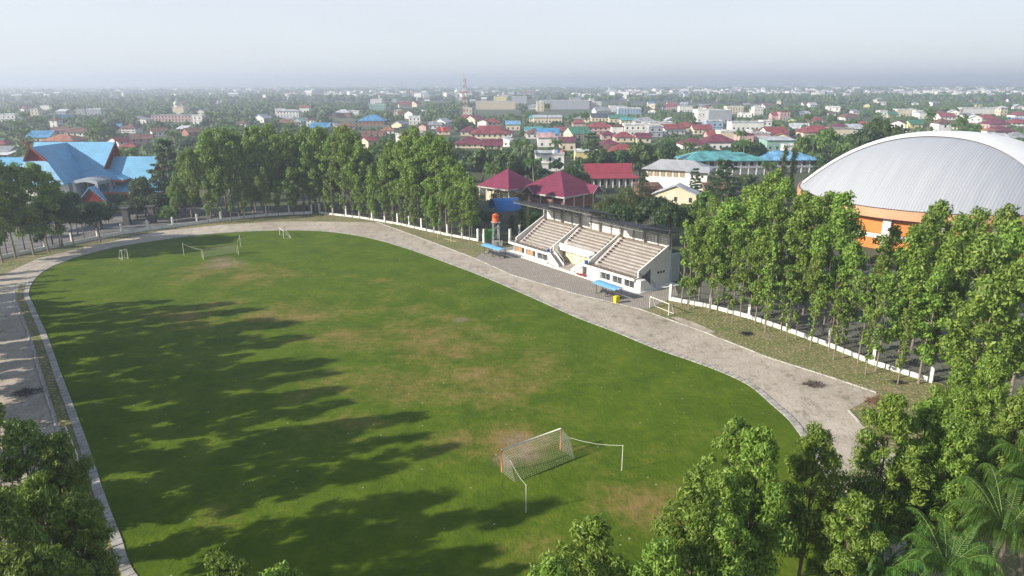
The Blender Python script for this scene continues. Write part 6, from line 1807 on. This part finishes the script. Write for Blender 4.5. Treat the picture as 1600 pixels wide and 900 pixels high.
# ------------------------------------------------------------------ the rest of the town: houses, then trees between them
HP = []
cols = ['brown', 'maroon', 'brown', 'rust', 'brown', 'grey', 'pale', 'grey', 'white', 'blue', 'rust', 'brown', 'pale', 'teal', 'white', 'grey', 'red', 'green']
wcs = ['white', 'cream', 'white', 'pink', 'white', 'cream', 'white', 'white', 'white', 'cream', 'brick', 'white', 'grey', 'cream', 'cream', 'white', 'white', 'yellow']
kds = ['hip', 'gable', 'gable', 'hip', 'gable', 'hip', 'gable', 'shed', 'flat', 'gable', 'shed', 'hip', 'shed', 'gable', 'flat', 'gable', 'hip', 'gable']
words = {'hip': 'hipped', 'gable': 'gabled', 'shed': 'lean-to', 'flat': 'flat-roofed'}
for i in range(18):
    st = 2 if kds[i] == 'flat' or i in (0, 5) else 1
    w_, d_ = 9 + (i * 5) % 7, 8 + (i * 3) % 5
    n0 = len(OCC)
    t = house(0, 0, 0, w_, d_, 3.2 * st + .3, kds[i], cols[i], wcs[i], '', 'house', st, None, True, 'house'); del OCC[n0:]
    HP.append((t, '%s %s %s walled house' % ({'pale': 'silvery', 'white': 'white', 'grey': 'grey'}.get(cols[i], cols[i]), words[kds[i]], wcs[i]), w_, d_, 3.3 * st + 2.5))
used = set()
def dens(u, v):
    """how built-up the photo is there"""
    if u < 260: return .35
    if u < 600: return .5
    return .95
tries = 0; nh = 0; placed = []
while nh < 200 and tries < 9000:
    tries += 1
    v = 147 + (232 - 147) * random.random() ** 1.35; u = U(-120, 1720)
    if random.random() > dens(u, v): continue
    g = at(u, v); i = random.randrange(18); _, ds, w_, d_, hh = HP[i]
    if not free(g.x, g.y, w_ * .6): continue
    if hides(g.x, g.y, hh, w_): continue
    if any((g.x - a) ** 2 + (g.y - b) ** 2 < 14 ** 2 for a, b in placed): continue
    first = i not in used; used.add(i)
    o = HP[i][0] if first else copy_tree(HP[i][0])
    o.location = (g.x, g.y, 0); o.rotation_euler = (0, 0, random.choice([0, 0, 1.57, .3, -.3, 1.2]) + U(-.12, .12)); s = U(.85, 1.25); o.scale = (s, s, s * U(.9, 1.1))
    o['group'] = 'small houses of the town'
    placed.append((g.x, g.y)); OCC.append((g.x, g.y, w_ * .6)); nh += 1
    AUTO.append((o, ds, u, v))
    if random.random() < .5: KEY.append((u - w_ / 2 * F / g.y, u + w_ / 2 * F / g.y, px(g.x, g.y, 2)[1], g.y - 5))
for i in range(18):
    if i not in used:
        for c in list(HP[i][0].children_recursive): bpy.data.objects.remove(c)
        bpy.data.objects.remove(HP[i][0])
treecount = 0; cells = {}
def spaced(x, y, r):
    k = (int(x // 12), int(y // 12))
    for a in (-1, 0, 1):
        for b in (-1, 0, 1):
            for (p, q) in cells.get((k[0] + a, k[1] + b), ()):
                if (p - x) ** 2 + (q - y) ** 2 < r * r: return False
    cells.setdefault(k, []).append((x, y)); return True
descr = {'round': 'mid green round tree', 'darkround': 'dark green round tree', 'lime': 'pale green tree', 'layered': 'dark tiered tree', 'palm': 'coconut palm'}
quota = {'round': 135, 'darkround': 95, 'lime': 28, 'layered': 55, 'palm': 120}
tries = 0
while any(quota.values()) and tries < 40000:
    tries += 1
    Y = 228 + (620 - 228) * random.random() ** .8; X = U(-.82, .82) * Y
    kd = random.choice([k for k, n in quota.items() if n > 0])
    hh = {'palm': U(9, 14), 'layered': U(8, 13)}.get(kd, U(6, 11))
    if not free(X, Y, 1.5): continue
    if hides(X, Y, hh, 7):
        hh *= .5
        if kd == 'palm' or hides(X, Y, hh, 6): continue
    if not spaced(X, Y, 5.5): continue
    quota[kd] -= 1; u, v = px(X, Y)
    if not (-60 < u < 1660): quota[kd] += 1; continue
    o = plant(kd, X, Y, hh, None, 'palm' if kd == 'palm' else 'tree', 'coconut palms in the town' if kd == 'palm' else 'trees between the town houses', wid=U(1.0, 1.45) * (hh / PROTO[kd][0][0]) ** .5)
    AUTO.append((o, descr[kd], u, v))

# ------------------------------------------------------------------ distant woodland and houses nobody could count
def far_woods():
    cl = []; q = []; n = 0
    tris = []; quads = []
    for band, (Ya, Yb, cnt, s0, s1) in enumerate([(300, 700, 4200, 3.2, 5.2), (700, 1300, 4200, 4.5, 8), (1300, 2600, 2600, 7, 13), (2600, 6500, 2200, 12, 26), (6500, 13000, 900, 30, 60)]):
        k = 0
        while k < cnt:
            Y = Ya + (Yb - Ya) * random.random() ** 1.2; X = U(-.9, .9) * Y
            r = U(s0, s1); h = min(r * .8 + 3.5, 13) * U(.8, 1.15)
            nv = math.sin(X * .004 + Y * .003) + math.sin(X * .0013 - Y * .0021 + 2) + math.sin(Y * .009 + X * .002)
            k += 1
            if nv < -1.1 and band > 0: continue
            if band < 2:
                if not free(X, Y, 2): continue
                if hides(X, Y, h + r * .4, 2 * r):
                    r *= .6; h = 3.2
                    if hides(X, Y, h + r * .4, 2 * r): continue
            for j in range(3):
                a = U(0, 6.28); o_ = r * .55
                cl.append(((X + o_ * math.cos(a), Y + o_ * math.sin(a), h * U(.5, .75)), r * U(.45, .7), band))
    by = {}
    for c, r, b in cl: by.setdefault(b, []).append((c, r))
    for b, L in by.items():
        tr_ = lump_core(L, None, k=.85)
        # flatten crowns so that they sit on the ground
        tris.append(tr_)
        if b < 3:
            lf = []
            for (c, r) in L:
                n_ = 16 if b < 2 else 7
                d = rng.normal(size=(n_, 3)); d /= np.linalg.norm(d, axis=1)[:, None]; d[:, 2] = np.abs(d[:, 2]) * 1.0 - .15
                lf.append(leaves(np.array(c) + d * r * .95, d, n_, r * .42, r * .3, .2, .5))
            quads.append(np.concatenate(lf))
    me = crown_two('distant_woodland', np.concatenate(quads), np.concatenate(tris), LEAF_TOWN)
    o = link('distant_woodland', me); tag(o, 'hazy woodland canopy spreading to the horizon beyond the town', 'woodland', kind='stuff')
far_woods()
def far_houses():
    names = ['white', 'pale', 'brown', 'red', 'terracotta', 'blue', 'grey']; wts = [.42, .22, .1, .1, .05, .04, .07]
    me = bpy.data.meshes.new('distant_houses'); V = []; FC = []; MI = []
    def face(vs, mi):
        i = len(V); V.extend(vs); FC.append(tuple(range(i, i + len(vs)))); MI.append(mi)
    n = 0
    while n < 1700:
        v = 133.2 + 22 * random.random() ** 1.25; u = U(-100, 1700)
        dn = .16 if u < 450 else (.4 if u < 950 else 1.0)
        cl_ = .5 + .5 * math.sin(u * .021 + v * .33) * math.sin(u * .007 + 1.3)
        if random.random() > dn * (.25 + cl_): continue
        g = at(u, v); n += 1
        s = 1 + g.y / 5000
        w_, d_, h_ = U(7, 20) * s, U(6, 12) * s, U(3.5, 8.5) * (1 + g.y / 9000); mi = random.choices(range(7), wts)[0]; wm = 0 if random.random() < .7 else 6
        a = random.choice([0, .25, -.3, .8]); c, s_ = math.cos(a), math.sin(a); rise = random.choice([.4, 2.0, 2.6]) 
        b = [(-w_ / 2, -d_ / 2), (w_ / 2, -d_ / 2), (w_ / 2, d_ / 2), (-w_ / 2, d_ / 2)]; b = [(g.x + x * c - y * s_, g.y + x * s_ + y * c) for x, y in b]
        base = U(1.0, 6.0)
        for k in range(4): p, q = b[k], b[(k + 1) % 4]; face([(*p, 0), (*q, 0), (*q, h_ + base), (*p, h_ + base)], wm)
        m0 = ((b[0][0] + b[3][0]) / 2, (b[0][1] + b[3][1]) / 2, h_ + base + rise); m1 = ((b[1][0] + b[2][0]) / 2, (b[1][1] + b[2][1]) / 2, h_ + base + rise)
        z = h_ + base + .02
        face([(*b[0], z), (*b[1], z), m1, m0], mi); face([(*b[2], z), (*b[3], z), m0, m1], mi); face([(*b[1], z), (*b[2], z), m1], wm); face([(*b[3], z), (*b[0], z), m0], wm)
    me.from_pydata(V, [], FC); me.update()
    for c_ in names: me.materials.append(RM(c_) if c_ not in ('white',) else WHITE)
    me.polygons.foreach_set('material_index', MI)
    o = link('distant_houses', me); tag(o, 'countless small pale houses scattered through the distant haze', 'houses', kind='stuff')
far_houses()

# ------------------------------------------------------------------ labels by neighbourhood
LM = [(150, 230, 'blue hall'), (281, 170, 'mosque dome'), (452, 176, 'windowed pale block'), (583, 186, 'blue pyramid roof'), (642, 160, 'twin red hall roofs'), (728, 170, 'lattice tower'), (766, 205, 'big cream villa'), (802, 192, 'sky blue roof'),
      (884, 165, 'huge grey warehouse'), (903, 205, 'green gabled roof'), (857, 205, 'bright blue gable'), (860, 240, 'white terraced house'), (998, 199, 'bright white flat house'), (1109, 180, 'big white twin block'), (1122, 216, 'larger maroon roof'), (1127, 243, 'teal school'), (1228, 243, 'pale blue school'),
      (1210, 205, 'red roofed villa'), (1275, 203, 'wide red hipped roof'), (1060, 260, 'white school'), (960, 265, 'crimson hall'), (870, 280, 'maroon pavilion'), (1418, 175, 'cream masted building'), (1556, 192, 'maroon roofs behind arena'), (1480, 210, 'arena summit'), (395, 205, 'far plantation top'), (1187, 172, 'white cube house')]
buck = {}
for (o, ds, u, v) in AUTO:
    j = min(range(len(LM)), key=lambda k: abs(LM[k][0] - u) + 3.0 * abs(LM[k][1] - v)); L = LM[j]; du, dv = u - L[0], v - L[1]
    rel = ('right of' if du > 0 else 'left of') if abs(du) > 3.0 * abs(dv) else ('beyond' if dv < 0 else 'in front of')
    buck.setdefault((ds, rel, L[2]), []).append((abs(du) + 3 * abs(dv), o.name, o))
for (ds, rel, ln), lst in buck.items():
    lst.sort(key=lambda q: (q[0], q[1]))
    for k, (_, _, o) in enumerate(lst):
        o['label'] = '%s %s the %s' % (ds, rel, ln) + ('' if len(lst) == 1 else ', %s nearest' % ordn(k))
for o in list(S.collection.objects):
    if o.parent is None and 'label' in o and not o['label']: del o['label']

# ================================================================== HAZE
hb = MB(); hb.box2(-15500, -15500, -1.0, 15500, 15500, 92)
hm = bpy.data.materials.new('haze'); hm.use_nodes = True
ht = hm.node_tree; ht.nodes.remove(ht.nodes['Principled BSDF'])
pv = ht.nodes.new('ShaderNodeVolumePrincipled')
pv.inputs['Color'].default_value = (.74, .83, .95, 1)
pv.inputs['Density'].default_value = HAZE
pv.inputs['Anisotropy'].default_value = 0.25
ht.links.new(pv.outputs[0], ht.nodes['Material Output'].inputs['Volume'])
tag(hb.build('haze', hm), 'pale blue haze over the town', 'haze', kind='stuff')
